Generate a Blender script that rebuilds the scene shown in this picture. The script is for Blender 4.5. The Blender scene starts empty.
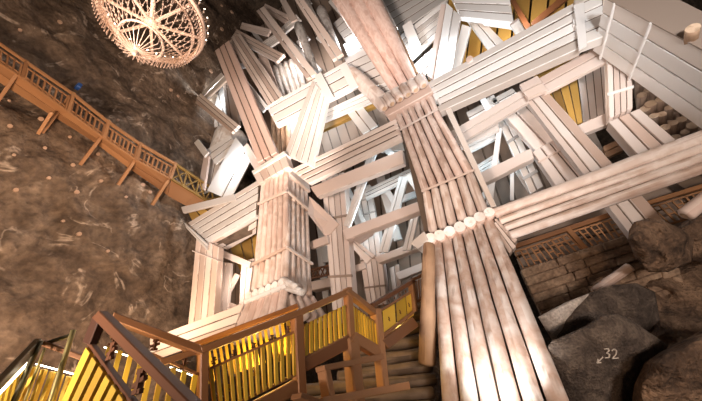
import bpy, bmesh, math, random
from mathutils import Vector, Matrix, noise
from mathutils.bvhtree import BVHTree
random.seed(7)
sc = bpy.context.scene
COL = sc.collection
W, H, F = 702, 401, 270.0

# ------------------------------------------------------------------ camera and the rays through the lens
Zc = Vector((-79, 400, -270)).normalized()
Xc = Vector((700, 320, 270)); Xc = (Xc - Zc * Xc.dot(Zc)).normalized()
Yc = Zc.cross(Xc).normalized()
M3 = Matrix((Xc, Yc, Zc))                 # camera coordinates -> world coordinates
cam = bpy.data.cameras.new('camera'); camo = bpy.data.objects.new('camera', cam); COL.objects.link(camo)
camo.matrix_world = Matrix.Translation((0, 0, 1.6)) @ M3.to_4x4()
cam.sensor_width = 36; cam.lens = 36 * F / W; cam.clip_start = .02; cam.clip_end = 300
sc.camera = camo
EYE = Vector((0, 0, 1.6))
UP = Vector((0, 0, 1)); XX = Vector((1, 0, 0)); YY = Vector((0, 1, 0))

def ray(x, y):
    return M3 @ Vector((x - W / 2, H / 2 - y, -F))
HW = M3 @ Vector((209, -141, -270)); HW.z = 0; HW.normalize()      # the direction the rock wall runs in
NW = Vector((HW.y, -HW.x, 0))
if NW.dot(ray(100, 200)) > 0: NW = -NW                              # wall normal, towards the viewer
_r = ray(190, 222); WREF = _r * (15.5 / F)
WD = WREF.dot(NW)
def P(x, y, pl):
    r = ray(x, y)
    if isinstance(pl, (int, float)): t = pl / r.y
    else:
        k, v = pl
        if k == 'd': t = v / F
        elif k == 'R': t = v / math.hypot(r.x, r.y)
        elif k == 'X': t = v / r.x
        elif k == 'W': t = (WD + v) / r.dot(NW)
    return EYE + r * t

# ------------------------------------------------------------------ materials
MATS = {}
def _mat(name):
    m = bpy.data.materials.new(name); m.use_nodes = True
    nt = m.node_tree; nt.nodes.clear()
    out = nt.nodes.new('ShaderNodeOutputMaterial'); b = nt.nodes.new('ShaderNodeBsdfPrincipled')
    nt.links.new(b.outputs[0], out.inputs[0]); MATS[name] = m
    return m, nt, b
def N(nt, t, **kw):
    n = nt.nodes.new(t)
    for k, v in kw.items():
        if k.startswith('i_'):
            n.inputs[k[2:].replace('_', ' ')].default_value = v
        else: setattr(n, k, v)
    return n
def ramp(nt, fac, stops):
    r = nt.nodes.new('ShaderNodeValToRGB'); e = r.color_ramp.elements
    while len(e) < len(stops): e.new(.5)
    for i, (p, c) in enumerate(stops): e[i].position = p; e[i].color = (*c, 1)
    nt.links.new(fac, r.inputs[0]); return r.outputs[0]
def wood(name, stops, dark, rough=.7, grain=(1.0, 14), bump=.35, vary=.16, stain=.5):
    """grain runs along u of each timber's own map; stops colour the broad variation, dark colours cracks and knots"""
    m, nt, b = _mat(name); L = nt.links.new
    uv = N(nt, 'ShaderNodeUVMap'); oi = N(nt, 'ShaderNodeObjectInfo')
    add = N(nt, 'ShaderNodeVectorMath', operation='ADD')
    comb = N(nt, 'ShaderNodeCombineXYZ'); mul = N(nt, 'ShaderNodeMath', operation='MULTIPLY'); mul.inputs[1].default_value = 37
    L(oi.outputs['Random'], mul.inputs[0])
    for i in range(3): L(mul.outputs[0], comb.inputs[i])
    L(uv.outputs[0], add.inputs[0]); L(comb.outputs[0], add.inputs[1])
    mp = N(nt, 'ShaderNodeMapping'); mp.inputs['Scale'].default_value = (grain[0], grain[1], 1)
    L(add.outputs[0], mp.inputs[0])
    n1 = N(nt, 'ShaderNodeTexNoise'); n1.inputs['Scale'].default_value = 1; n1.inputs['Detail'].default_value = 5
    L(mp.outputs[0], n1.inputs['Vector'])
    n2 = N(nt, 'ShaderNodeTexNoise'); n2.inputs['Scale'].default_value = 1.3; n2.inputs['Detail'].default_value = 6
    L(add.outputs[0], n2.inputs['Vector'])
    base = ramp(nt, n2.outputs[0], [(.38 + .24 * i / max(1, len(stops) - 1), c) for i, c in enumerate(stops)])
    cr = ramp(nt, n1.outputs[0], [(.30, (stain, stain, stain)), (.44, (0, 0, 0))])
    mx = N(nt, 'ShaderNodeMix', data_type='RGBA'); L(cr, mx.inputs[0]); L(base, mx.inputs[6]); mx.inputs[7].default_value = (*dark, 1)
    hs = N(nt, 'ShaderNodeHueSaturation'); L(mx.outputs[2], hs.inputs['Color'])
    mr = N(nt, 'ShaderNodeMapRange'); mr.inputs[3].default_value = 1 - vary; mr.inputs[4].default_value = 1 + vary * .4
    L(oi.outputs['Random'], mr.inputs[0]); L(mr.outputs[0], hs.inputs['Value'])
    L(hs.outputs[0], b.inputs['Base Color']); b.inputs['Roughness'].default_value = rough
    bp = N(nt, 'ShaderNodeBump'); bp.inputs['Strength'].default_value = bump; bp.inputs['Distance'].default_value = .02
    L(n1.outputs[0], bp.inputs['Height']); L(bp.outputs[0], b.inputs['Normal'])
    return m
def rock(name, c, scale=.35, vein=None, veinamt=.5, bump=1.0, rough=.85, dist=.08):
    m, nt, b = _mat(name); L = nt.links.new
    tc = N(nt, 'ShaderNodeNewGeometry')
    mp = N(nt, 'ShaderNodeMapping'); mp.inputs['Scale'].default_value = (scale, scale, scale); L(tc.outputs['Position'], mp.inputs[0])
    n1 = N(nt, 'ShaderNodeTexNoise'); n1.inputs['Scale'].default_value = 1.2; n1.inputs['Detail'].default_value = 10; n1.inputs['Distortion'].default_value = .8; n1.inputs['Roughness'].default_value = .62
    L(mp.outputs[0], n1.inputs['Vector'])
    base = ramp(nt, n1.outputs[0], [(.34, c[0]), (.5, c[1]), (.66, c[2])])
    last = base
    if vein:
        n2 = N(nt, 'ShaderNodeTexNoise'); n2.inputs['Scale'].default_value = .55; n2.inputs['Detail'].default_value = 5; n2.inputs['Distortion'].default_value = 1.5
        L(mp.outputs[0], n2.inputs['Vector'])
        ab = N(nt, 'ShaderNodeMath', operation='SUBTRACT'); L(n2.outputs[0], ab.inputs[0]); ab.inputs[1].default_value = .5
        ab2 = N(nt, 'ShaderNodeMath', operation='ABSOLUTE'); L(ab.outputs[0], ab2.inputs[0])
        v = ramp(nt, ab2.outputs[0], [(0.0, (1, 1, 1)), (.02, (0, 0, 0))])
        n3 = N(nt, 'ShaderNodeTexNoise'); n3.inputs['Scale'].default_value = 2.6; n3.inputs['Detail'].default_value = 5; L(mp.outputs[0], n3.inputs['Vector'])
        k = ramp(nt, n3.outputs[0], [(.50, (0, 0, 0)), (.60, (veinamt,) * 3)])
        mu = N(nt, 'ShaderNodeMath', operation='MULTIPLY'); L(v, mu.inputs[0]); L(k, mu.inputs[1])
        mx = N(nt, 'ShaderNodeMix', data_type='RGBA'); L(mu.outputs[0], mx.inputs[0]); L(base, mx.inputs[6]); mx.inputs[7].default_value = (*vein, 1)
        last = mx.outputs[2]
    n4 = N(nt, 'ShaderNodeTexNoise'); n4.inputs['Scale'].default_value = 9; n4.inputs['Detail'].default_value = 6; L(mp.outputs[0], n4.inputs['Vector'])
    g = ramp(nt, n4.outputs[0], [(.3, (.62,) * 3), (.7, (1.25,) * 3)])
    m2 = N(nt, 'ShaderNodeMix', data_type='RGBA', blend_type='MULTIPLY'); m2.inputs[0].default_value = 1; L(last, m2.inputs[6]); L(g, m2.inputs[7])
    L(m2.outputs[2], b.inputs['Base Color']); b.inputs['Roughness'].default_value = rough
    bp = N(nt, 'ShaderNodeBump'); bp.inputs['Strength'].default_value = bump; bp.inputs['Distance'].default_value = dist
    L(n4.outputs[0], bp.inputs['Height']); L(bp.outputs[0], b.inputs['Normal'])
    return m
def plain(name, c, rough=.5, metal=0, emit=None, es=0):
    m, nt, b = _mat(name)
    n1 = N(nt, 'ShaderNodeTexNoise'); n1.inputs['Scale'].default_value = 12
    col = ramp(nt, n1.outputs[0], [(.3, tuple(v * .85 for v in c)), (.7, c)])
    nt.links.new(col, b.inputs['Base Color'])
    b.inputs['Roughness'].default_value = rough; b.inputs['Metallic'].default_value = metal
    if emit:
        b.inputs['Emission Color'].default_value = (*emit, 1); b.inputs['Emission Strength'].default_value = es
    return m
wood('white', [(.70, .66, .62), (.86, .84, .82), (.62, .54, .48)], (.28, .22, .18), stain=.6, grain=(.5, 5.5))
wood('pink', [(.68, .51, .44), (.77, .63, .56), (.54, .39, .32)], (.26, .14, .09), stain=.35)
wood('palepink', [(.70, .57, .50), (.80, .70, .64), (.58, .43, .35)], (.33, .2, .15), stain=.6, grain=(.5, 6))
wood('salmon', [(.72, .50, .42), (.80, .60, .52), (.66, .44, .36)], (.34, .19, .13), stain=.3, grain=(.5, 5))
wood('bark', [(.74, .66, .61), (.56, .40, .32), (.80, .74, .70)], (.30, .19, .14), stain=.7, bump=.9, grain=(2.2, 7))
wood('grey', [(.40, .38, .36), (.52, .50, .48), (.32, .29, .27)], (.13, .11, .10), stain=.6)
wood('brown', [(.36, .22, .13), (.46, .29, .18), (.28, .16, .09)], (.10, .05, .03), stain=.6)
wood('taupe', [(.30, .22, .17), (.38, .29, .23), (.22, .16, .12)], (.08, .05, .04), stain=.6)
wood('gold', [(.42, .23, .045), (.52, .31, .07), (.28, .14, .025)], (.10, .045, .01), stain=.8, grain=(.7, 5), vary=.3)
wood('walk', [(.35, .165, .07), (.43, .215, .095), (.26, .12, .05)], (.16, .06, .02), stain=.55)
wood('rail', [(.29, .125, .045), (.36, .17, .065), (.20, .08, .03)], (.10, .035, .012), rough=.55, stain=.5)
wood('darkrail', [(.11, .038, .011), (.15, .055, .018), (.07, .022, .007)], (.05, .02, .01), rough=.6, stain=.5)
wood('slat', [(.66, .41, .03), (.76, .50, .05), (.46, .26, .02)], (.28, .12, .01), rough=.6, stain=.7, vary=.35)  # yellow of the stair lighting is put into the wood colour
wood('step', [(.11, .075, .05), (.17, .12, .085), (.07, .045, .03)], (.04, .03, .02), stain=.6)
wood('endgrain', [(.62, .42, .28), (.72, .52, .36), (.52, .34, .22)], (.25, .15, .08), grain=(9, 9))
wood('whiteend', [(.90, .86, .82), (.92, .90, .88), (.80, .74, .68)], (.5, .4, .32), grain=(9, 9))
rock('salt', [(.085, .056, .037), (.16, .11, .076), (.29, .21, .15)], .5, vein=(.60, .48, .38), veinamt=.85, bump=1.0, dist=.12)
rock('darkrock', [(.05, .028, .016), (.15, .09, .055), (.27, .17, .105)], 1.8, bump=1.0, dist=.08)
rock('slabrock', [(.045, .032, .025), (.095, .07, .055), (.17, .13, .10)], 3.0, bump=1.0, dist=.05)
rock('stone', [(.18, .11, .07), (.28, .185, .12), (.40, .28, .19)], 1.6, bump=1.0, dist=.04)
rock('palestone', [(.40, .34, .30), (.52, .46, .41), (.60, .54, .49)], 2.5, bump=.8, dist=.02)
rock('floorrock', [(.05, .035, .025), (.09, .065, .045), (.14, .1, .07)], .8)
wood('endgrey', [(.40, .30, .21), (.50, .39, .29), (.32, .23, .16)], (.16, .1, .06), grain=(9, 9))
plain('dark', (.03, .022, .018), .8)
plain('iron', (.10, .085, .05), .35, .8)
plain('brass', (.45, .38, .16), .28, .7)
plain('chalk', (.62, .55, .48), .9)
plain('plate', (.62, .42, .30), .6)
plain('blue', (.03, .10, .35), .5)
plain('led', (1, .95, .8), .5, 0, (1, .93, .72), 9)
plain('ledyellow', (1, .8, .3), .5, 0, (1, .72, .10), 7)
plain('crystal', (.50, .35, .27), .3, 0, (1, .60, .34), .04)  # faint glow added to the crystal parts, which are no lamps
plain('bulb', (1, .9, .8), .5, 0, (1, .85, .66), 14)
plain('lampglass', (1, 1, 1), .5, 0, (.93, .97, 1), 12)

# ------------------------------------------------------------------ objects
def tag(o, label=None, cat=None, group=None, kind=None):
    if label: o['label'] = label
    if cat: o['category'] = cat
    if group: o['group'] = group
    if kind: o['kind'] = kind
    return o
def empty(name, loc, label, cat, group=None, kind=None):
    o = bpy.data.objects.new(name, None); COL.objects.link(o); o.location = loc; o.empty_display_size = .1
    return tag(o, label, cat, group, kind)
def link(name, bm, mats, parent=None, origin=None, smooth=False):
    if origin is None:
        if parent is not None: origin = parent['_o'] if '_o' in parent else parent.matrix_basis.translation
        else:
            vs = [v.co for v in bm.verts]
            origin = sum(vs, Vector()) / len(vs); origin.z = min(v.z for v in vs)
    origin = Vector(origin)
    bmesh.ops.translate(bm, vec=-origin, verts=bm.verts)
    bmesh.ops.recalc_face_normals(bm, faces=bm.faces)
    me = bpy.data.meshes.new(name); bm.to_mesh(me); bm.free()
    for m in (mats if isinstance(mats, (list, tuple)) else [mats]): me.materials.append(MATS[m])
    if smooth:
        for p in me.polygons: p.use_smooth = True
    o = bpy.data.objects.new(name, me); COL.objects.link(o)
    if parent is not None:
        o.parent = parent
        base = world_origin(parent); o.location = origin - base
    else: o.location = origin
    return o
def world_origin(o):
    v = Vector((0, 0, 0))
    while o is not None: v += o.location; o = o.parent
    return v
def child(name, bm, mats, parent, smooth=False):
    return link(name, bm, mats, parent, world_origin(parent), smooth)

def add_prism(bm, A, B, back, mi=0, bevel=.06, uvoff=0):
    """A=(a0,a1) and B=(b0,b1): front face strip from end A to end B; back: thickness vector"""
    uvl = bm.loops.layers.uv.verify()
    a0, a1 = A; b0, b1 = B
    vs = [bm.verts.new(p) for p in (a0, a1, b1, b0, a0 + back, a1 + back, b1 + back, b0 + back)]
    fs = [(0, 1, 2, 3), (7, 6, 5, 4), (0, 3, 7, 4), (1, 5, 6, 2), (0, 4, 5, 1), (3, 2, 6, 7)]
    faces = [bm.faces.new([vs[i] for i in f]) for f in fs]
    if bevel:
        w = min((a1 - a0).length, (b1 - b0).length, back.length) * bevel
        es = list({e for f in faces for e in f.edges})
        r = bmesh.ops.bevel(bm, geom=es, offset=w, segments=1, affect='EDGES', profile=.5)
        faces = list({f for f in r['faces']} | {f for f in faces if f.is_valid})
    d = ((b0 + b1) / 2 - (a0 + a1) / 2); L = d.normalized() if d.length > 1e-6 else UP
    s = (a1 - a0); s = s.normalized() if s.length > 1e-6 else XX
    bk = back.normalized()
    for f in faces:
        f.material_index = mi
        for l in f.loops:
            q = l.vert.co - a0
            l[uvl].uv = (q.dot(L) + uvoff, q.dot(s) + q.dot(bk))
def add_log(bm, c0, c1, r0, r1, mi=0, emi=None, seg=12, rings=6, wob=.05, dome=.5, ell=None):
    uvl = bm.loops.layers.uv.verify()
    ax = (c1 - c0); Ln = ax.length; ax.normalize()
    u = ax.cross(UP if abs(ax.z) < .9 else XX).normalized(); w = ax.cross(u)
    seed = random.random() * 50
    prof = []
    if dome: prof += [(0, .55), (dome * .25 * r0 / Ln, .85)]
    for i in range(rings + 1):
        t = i / rings
        if dome: t = (dome * .6 * r0 / Ln) + t * (1 - dome * .6 * (r0 + r1) / Ln)
        prof.append((t, 1))
    if dome: prof += [(1 - dome * .25 * r1 / Ln, .85), (1, .55)]
    R = []
    for t, k in prof:
        c = c0 + (c1 - c0) * t; r = (r0 + (r1 - r0) * t) * k; ring = []
        for j in range(seg):
            a = 2 * math.pi * j / seg
            n = 1 + wob * (noise.noise(Vector((math.cos(a) * 1.2, math.sin(a) * 1.2, t * Ln * 1.5 / max(.05, r0) * .15 + seed))) * 2)
            ring.append(bm.verts.new(c + (u * math.cos(a) + w * math.sin(a)) * r * n))
        R.append((ring, t * Ln))
    for (ra, ta), (rb, tb) in zip(R, R[1:]):
        for j in range(seg):
            k = (j + 1) % seg
            f = bm.faces.new([ra[j], ra[k], rb[k], rb[j]]); f.material_index = mi; f.smooth = True
            for l, uv in zip(f.loops, [(ta, j), (ta, j + 1), (tb, j + 1), (tb, j)]):
                l[uvl].uv = (uv[0], uv[1] * 2 * math.pi * r0 / seg)
    for ring, t in (R[0], R[-1]):
        f = bm.faces.new(ring); f.material_index = mi if emi is None else emi
        for l in f.loops:
            q = l.vert.co - c0; l[uvl].uv = (q.dot(u), q.dot(w))
def lerp(a, b, t): return a + (b - a) * t
def strip_pts(quad, pl, f0, f1):
    """quad px = (A edge0, A edge1, B edge0, B edge1); pl = plane, or [plane A, plane B], or four planes"""
    if isinstance(pl, list):
        ps = pl if len(pl) == 4 else [pl[0], pl[0], pl[1], pl[1]]
    else: ps = [pl] * 4
    a0, a1, b0, b1 = [P(x, y, p) for (x, y), p in zip(quad, ps)]
    return (lerp(a0, a1, f0), lerp(a0, a1, f1)), (lerp(b0, b1, f0), lerp(b0, b1, f1))
def bundle(name, label, cat, quad, pl, n=1, kind='timber', mat='white', back=YY, dome=.5, th=None, weights=None, gap=.06,
           part=None, parent=None, group=None, jit=.0, emat=None, thing=True, bands=(), bandmat='white', bevel=.07, ext=0.0, full=False):
    own = parent is None
    ws = weights or [1] * n; tot = sum(ws); cuts = [0]
    for w in ws: cuts.append(cuts[-1] + w / tot)
    if thing and parent is None and (n > 1 or bands):
        A, B = strip_pts(quad, pl, 0, 1)
        low = min((A[0], A[1], B[0], B[1]), key=lambda v: v.z)
        parent = empty(name, low, label, cat, group); lab_on_child = False
    if own and n >= 2: gap = max(gap, .13)
    made = []
    part = part or ('log' if kind == 'log' else 'timber')
    for i in range(n):
        g = gap * (cuts[i + 1] - cuts[i]) if n > 1 else 0
        A, B = strip_pts(quad, pl, cuts[i] + g / 2, cuts[i + 1] - g / 2)
        if ext:
            d0 = (B[0] - A[0]) * ext; d1 = (B[1] - A[1]) * ext
            A = (A[0] - d0, A[1] - d1); B = (B[0] + d0, B[1] + d1)
        if jit:
            ja, jb = random.uniform(-jit, jit), random.uniform(-jit, jit)
            d = (B[0] - A[0]).normalized()
            A = (A[0] + d * ja, A[1] + d * ja); B = (B[0] + d * jb, B[1] + d * jb)
        bm = bmesh.new()
        wA = (A[1] - A[0]).length; wB = (B[1] - B[0]).length
        if kind == 'log':
            bk = back.normalized()
            add_log(bm, (A[0] + A[1]) / 2 + bk * wA / 2, (B[0] + B[1]) / 2 + bk * wB / 2, wA / 2, wB / 2, 0, 1, rings=8, wob=.06, dome=dome)
            mats = [mat, emat or mat]
        else:
            t = (th if th else (wA + wB) / 2) * (1 if full else .42)
            add_prism(bm, A, B, back.normalized() * t, 0, bevel)
            mats = [mat]
        if parent is not None: o = child(part, bm, mats, parent)
        else: o = link(name, bm, mats); tag(o, label, cat, group)
        made.append(o)
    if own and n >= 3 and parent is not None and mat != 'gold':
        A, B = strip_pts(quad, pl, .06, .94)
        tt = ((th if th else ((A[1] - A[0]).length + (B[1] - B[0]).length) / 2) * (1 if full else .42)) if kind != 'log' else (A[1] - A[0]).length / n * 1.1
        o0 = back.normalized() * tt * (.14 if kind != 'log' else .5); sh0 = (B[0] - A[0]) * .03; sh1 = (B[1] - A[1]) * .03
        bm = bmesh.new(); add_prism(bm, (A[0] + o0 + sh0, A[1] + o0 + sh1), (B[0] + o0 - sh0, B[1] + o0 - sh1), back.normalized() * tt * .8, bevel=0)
        child('dark_gap_board', bm, ['step'], parent)  # dark board added behind the timbers so their gaps read dark
    for (t, w) in bands:      # straps across the face at fraction t, width w (fraction of the length)
        A, B = strip_pts(quad, pl, -.03, 1.03)
        e0, e1 = lerp(A[0], B[0], t - w / 2), lerp(A[1], B[1], t - w / 2)
        f0, f1 = lerp(A[0], B[0], t + w / 2), lerp(A[1], B[1], t + w / 2)
        bm = bmesh.new(); k = (e1 - e0).length * .04
        o0 = back.normalized() * -k
        add_prism(bm, (e0 + o0, f0 + o0), (e1 + o0, f1 + o0), back.normalized() * (k * 2.2))
        child('strap', bm, [bandmat], parent)
    return parent if parent is not None else made[0]

def line(bmx, x0, y0, p0, x1, y1, p1, w, t=None, back=None):
    """a square bar between two image points on given planes, w metres wide"""
    a, b = P(x0, y0, p0), P(x1, y1, p1)
    return bar(bmx, a, b, w, t)
def bar(bmx, a, b, w, t=None, upv=None):
    t = t or w
    d = (b - a).normalized(); up = upv or (UP if abs(d.z) < .9 else YY)
    s = d.cross(up).normalized(); u = s.cross(d).normalized()
    add_prism(bmx, (a - s * w / 2 - u * t / 2, a + s * w / 2 - u * t / 2), (b - s * w / 2 - u * t / 2, b + s * w / 2 - u * t / 2), u * t)
def barpx(w, pt, pl):      # width in px -> metres at that point
    x, y = pt; p = P(x, y, pl); d = -(M3.transposed() @ (p - EYE)).z
    return w * d / F

# ================================================================== THE SETTING
def wall_edge(y):      # where the rock wall turns into the chamber (px)
    pts = [(-80, 330), (0, 266), (20, 246), (45, 222), (75, 212), (95, 202), (120, 200), (150, 196), (200, 196), (240, 192), (330, 187), (470, 178)]
    for (y0, x0), (y1, x1) in zip(pts, pts[1:]):
        if y0 <= y <= y1: return x0 + (x1 - x0) * (y - y0) / (y1 - y0)
    return 180
bm = bmesh.new(); NX, NY = 150, 190; G = []
for j in range(NY + 1):
    y = -75 + 540 * j / NY; xe = wall_edge(y); row = []
    for i in range(NX + 1):
        x = -70 + (xe + 70) * i / NX
        p = P(x, y, ('W', 0))
        n = noise.fractal(p * .22, 1.0, 2.1, 5) * .75 + noise.fractal(p * 1.1 + Vector((9, 3, 1)), 1.0, 2.0, 4) * .16
        row.append(bm.verts.new(p + NW * (n - .2)))
    e = row[-1].co
    for k in (1, 2, 3, 4): row.append(bm.verts.new(e + YY * k * 1.6 + XX * (.25 * k * noise.noise(e * .6 + YY * k)) - NW * .1 * k))
    G.append(row)
for j in range(NY):
    for i in range(len(G[0]) - 1):
        f = bm.faces.new([G[j][i], G[j][i + 1], G[j + 1][i + 1], G[j + 1][i]]); f.smooth = True
wallbm = bm.copy(); WALLBVH = BVHTree.FromBMesh(wallbm); wallbm.free()
w = link('wall_left', bm, 'salt', smooth=True); tag(w, 'brown salt rock wall of the chamber with pale veins', None, None, 'structure')

def onwall(x, y, off=.0):
    r = ray(x, y).normalized()
    h = WALLBVH.ray_cast(EYE, r)
    if h[0] is None: return P(x, y, ('W', .3))
    return h[0] - r * off

# back of the chamber: whitewashed plank lining far behind the frames, dark rock beyond
def big(name, pts, mat, th, back, label):
    bm = bmesh.new(); add_prism(bm, (pts[0], pts[1]), (pts[3], pts[2]), back * th, bevel=0)
    return tag(link(name, bm, mat), label, None, None, 'structure')
big('wall_back', [Vector((-45, 19, -3)), Vector((20, 19, -3)), Vector((20, 19, 60)), Vector((-45, 19, 60))], 'floorrock', .5, YY, 'dark rock at the back of the chamber')
big('wall_right', [Vector((14, -14, -3)), Vector((14, 19, -3)), Vector((14, 19, 60)), Vector((14, -14, 60))], 'floorrock', .5, XX, 'dark rock wall on the right')
big('ceiling', [Vector((-45, -14, 46)), Vector((20, -14, 46)), Vector((20, 19, 46)), Vector((-45, 19, 46))], 'floorrock', .5, UP, 'dark rock ceiling')
big('floor', [Vector((-30, -14, 0)), Vector((14, -14, 0)), Vector((14, 19, 0)), Vector((-30, 19, 0))], 'floorrock', .4, -UP, 'dark rock floor')

# plank lining on the far side of the timber chamber (px polygons on a deep plane)
def lining(label, quad, pl, n, mat='grey', cat='planking', weights=None, part='plank', gap=.12, th=.12, name='plank_lining', **k):
    return bundle(name, label, cat, quad, pl, n, 'timber', mat, weights=weights, part=part, gap=gap, th=th, **k)

# ================================================================== BIG TIMBER FRAME
B = bundle
# ---- the near log-clad pillar (top level: one pillar, logs as parts)
base = P(505, 440, 5.3)
pa = empty('log_clad_pillar', base, 'tall broad pillar clad in stacked rows of peeled round logs, the nearest one, right of the stairs', 'pillar', 'log-clad pillars')
def tier(parent, quad, pl, n, mat, kind='log', back=YY, part='log', gap=.04, emat=None, jit=0, **k):
    return B(None, None, None, quad, pl, n, kind, mat, parent=parent, part=part, back=back, gap=gap, emat=emat, jit=jit, **k)
tier(pa, [(431, 240), (492, 214), (441.5, 440), (588, 440)], [6.95, 5.2], 6, 'bark', gap=.10)
tier(pa, [(421, 191), (473, 169), (427.5, 233), (489, 210)], 7.0, 6, 'palepink', emat='pink', gap=.1, dome=1.6)
tier(pa, [(400, 129), (438, 108), (421, 192), (474, 170)], 7.0, 6, 'pink', emat='endgrain', gap=.1, dome=1.6)
tier(pa, [(392, 110), (430, 89), (401, 131), (439, 109)], 7.0, 6, 'pink', emat='endgrain', gap=.1, dome=1.6)
tier(pa, [(437, 92), (442, 89), (491, 207), (496.5, 206)], 7.06, 1, 'white', 'timber', part='edge_board', th=.5)
for (x, y, r) in [(430, 238, 5.5), (439.5, 235, 5.5), (449.5, 231, 5.5), (459.5, 226.5, 5.5), (469.5, 221.5, 5.5), (479.5, 216.5, 5.2), (489, 212, 5)]:
    p = P(x, y, 6.75); r = barpx(r * 1.02, (x, y), 6.75)
    bm = bmesh.new(); add_log(bm, p, p + YY * 1.1, r, r, 0, 1, dome=0, wob=.05)
    child('crosswise_log', bm, ['pink', 'whiteend'], pa)
# capital: cross logs under a cap board
tier(pa, [(375.5, 101), (424, 73.5), (387, 116), (433, 91)], 6.9, 1, 'pink', 'timber', part='capital_block', th=.9)
for i in range(6):
    t = (i + .5) / 6; x = lerp(380.5, 428, t); y = lerp(111, 83.5, t); r = barpx(4.4, (x, y), 6.8)
    p = P(x, y, 6.72); q = P(x - 6, y - 9, 6.72)
    bm = bmesh.new(); add_log(bm, p, q, r, r, 0, 1, wob=.05); child('log', bm, ['palepink', 'endgrain'], pa)
tier(pa, [(374.5, 99), (423, 71), (376.5, 102.5), (425, 74.5)], 6.75, 1, 'palepink', 'timber', part='cap_board', th=1.1)
tier(pa, [(402, 132), (434, 118), (424, 232), (485, 208)], 7.35, 1, 'step', 'timber', part='dark_gap_board', th=.6)  # dark boards added behind the pillar logs to darken the seams
tier(pa, [(434, 244), (488, 220), (446, 440), (580, 440)], [7.25, 5.5], 1, 'step', 'timber', part='dark_gap_board', th=.3)
# wire ties round the tiers
for q in ([(400, 130), (438, 109)], [(421.5, 191.5), (474, 170)], [(391, 112), (431, 91)]):
    bm = bmesh.new(); bar(bm, P(*q[0], 6.93), P(*q[1], 6.93), .05); child('tie_rail', bm, ['palepink'], pa)

# three leaning pink logs on top of it
B('raking_strut', 'three long reddish round logs leaning side by side down onto the near pillar cap', 'strut', [(308, -45), (352, -58), (391, 92), (417, 75)], [6.4, 6.9], 3, 'log', 'salmon', gap=.12)
B('strut', 'slim brown squared post right beside the three reddish leaning logs', 'strut', [(386, 28), (396, 26), (406, 70), (419, 74)], 7.3, 2, 'timber', 'brown', th=.25)
B('strut', 'slim white squared timber descending from the top edge just right of the reddish logs', 'strut', [(366, -14), (376, -14), (388, 30), (397, 27)], 7.35, 1, 'timber', 'white', th=.3)

# ---- the second pillar, with a front and a side face
XB = P(286.5, 230, 7.0).x
pbse = P(285, 330, 7.0)
pb = empty('log_clad_pillar', pbse, 'squarer pillar clad in half-round logs standing left of centre behind the stair rail', 'pillar', 'log-clad pillars')
tier(pb, [(260, 181), (286.5, 169), (258, 204), (286.5, 190.5)], 7.0, 6, 'pink', gap=.1, dome=1.4)
tier(pb, [(258, 204), (286.5, 190.5), (252.5, 265), (286, 248)], 7.0, 6, 'pink', gap=.1, dome=1.4)
tier(pb, [(252.5, 265), (286, 248), (249, 292), (284.5, 276)], 7.0, 6, 'palepink', gap=.1, dome=1.4)
XS = ('X', XB)
tier(pb, [(287.5, 172), (309, 188), (287.5, 196), (310, 213)], XS, 5, 'palepink', back=-XX, gap=.18)
tier(pb, [(287.5, 196), (310, 213), (286.5, 247), (312, 262)], XS, 5, 'palepink', back=-XX, gap=.18)
tier(pb, [(286.5, 247), (312, 262), (285.5, 279), (314, 297)], XS, 5, 'palepink', back=-XX, gap=.18)
tier(pb, [(252, 173), (285, 153), (258, 184), (289, 166)], 6.85, 5, 'palepink', 'timber', part='capital_block', th=.9)
tier(pb, [(251, 171), (284, 150.5), (253, 174), (286, 154)], 6.8, 1, 'white', 'timber', part='cap_board', th=1.0)
tier(pb, [(286, 164), (289, 173), (309, 183), (311, 192)], ('X', XB + .12), 1, 'palepink', 'timber', back=-XX, part='cap_board', th=.8)
for q in ([(258, 204), (286.5, 191)], [(252.5, 264.5), (286.3, 247.5)]):
    bm = bmesh.new(); bar(bm, P(*q[0], 6.92), P(*q[1], 6.92), .09); child('tie_rail', bm, ['palepink'], pb)
for q in ([(287, 191), (310, 211)], [(286.5, 247), (312.5, 264)]):
    bm = bmesh.new(); bar(bm, P(*q[0], ('X', XB + .06)), P(*q[1], ('X', XB + .06)), .09); child('tie_rail', bm, ['palepink'], pb)
for i in range(6):
    t = (i + .5) / 6; x = lerp(245, 284, t); y = lerp(297, 281, t); r = barpx(4.0, (x, y), 6.8)
    p = P(x, y, 6.75); bm = bmesh.new(); add_log(bm, p, p + YY * 1.0, r, r, 0, 1, dome=0); child('crosswise_log', bm, ['palepink', 'whiteend'], pb)
tier(pb, [(242.5, 300), (284, 283.5), (243.5, 304), (285, 287.5)], 6.7, 1, 'white', 'timber', part='sill_board', th=1.2)
tier(pb, [(244, 304), (285, 288), (226, 345), (277, 335)], [6.8, 6.4], 6, 'pink', gap=.05)
for (x0, y0, x1, y1) in [(283, 279, 296, 287), (287, 288, 303, 293), (285, 284, 300, 291)]:
    bm = bmesh.new(); a = P(x0, y0, 6.9); bq = P(x1, y1, 6.6); add_log(bm, a, bq, .10, .10, 0, 1); child('stub_log', bm, ['white', 'whiteend'], pb)
tier(pb, [(287, 292), (316, 297), (296, 318), (330, 318)], XS, 4, 'pink', back=-XX, gap=.06)

tier(pb, [(262, 182), (284.5, 172), (253, 290), (282, 274)], 7.3, 1, 'step', 'timber', part='dark_gap_board', th=.5)  # dark boards added behind both faces so the log seams read dark
tier(pb, [(288.5, 176), (307, 189), (287, 277), (311, 292)], ('X', XB - .25), 1, 'step', 'timber', back=-XX, part='dark_gap_board', th=.4)
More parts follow.
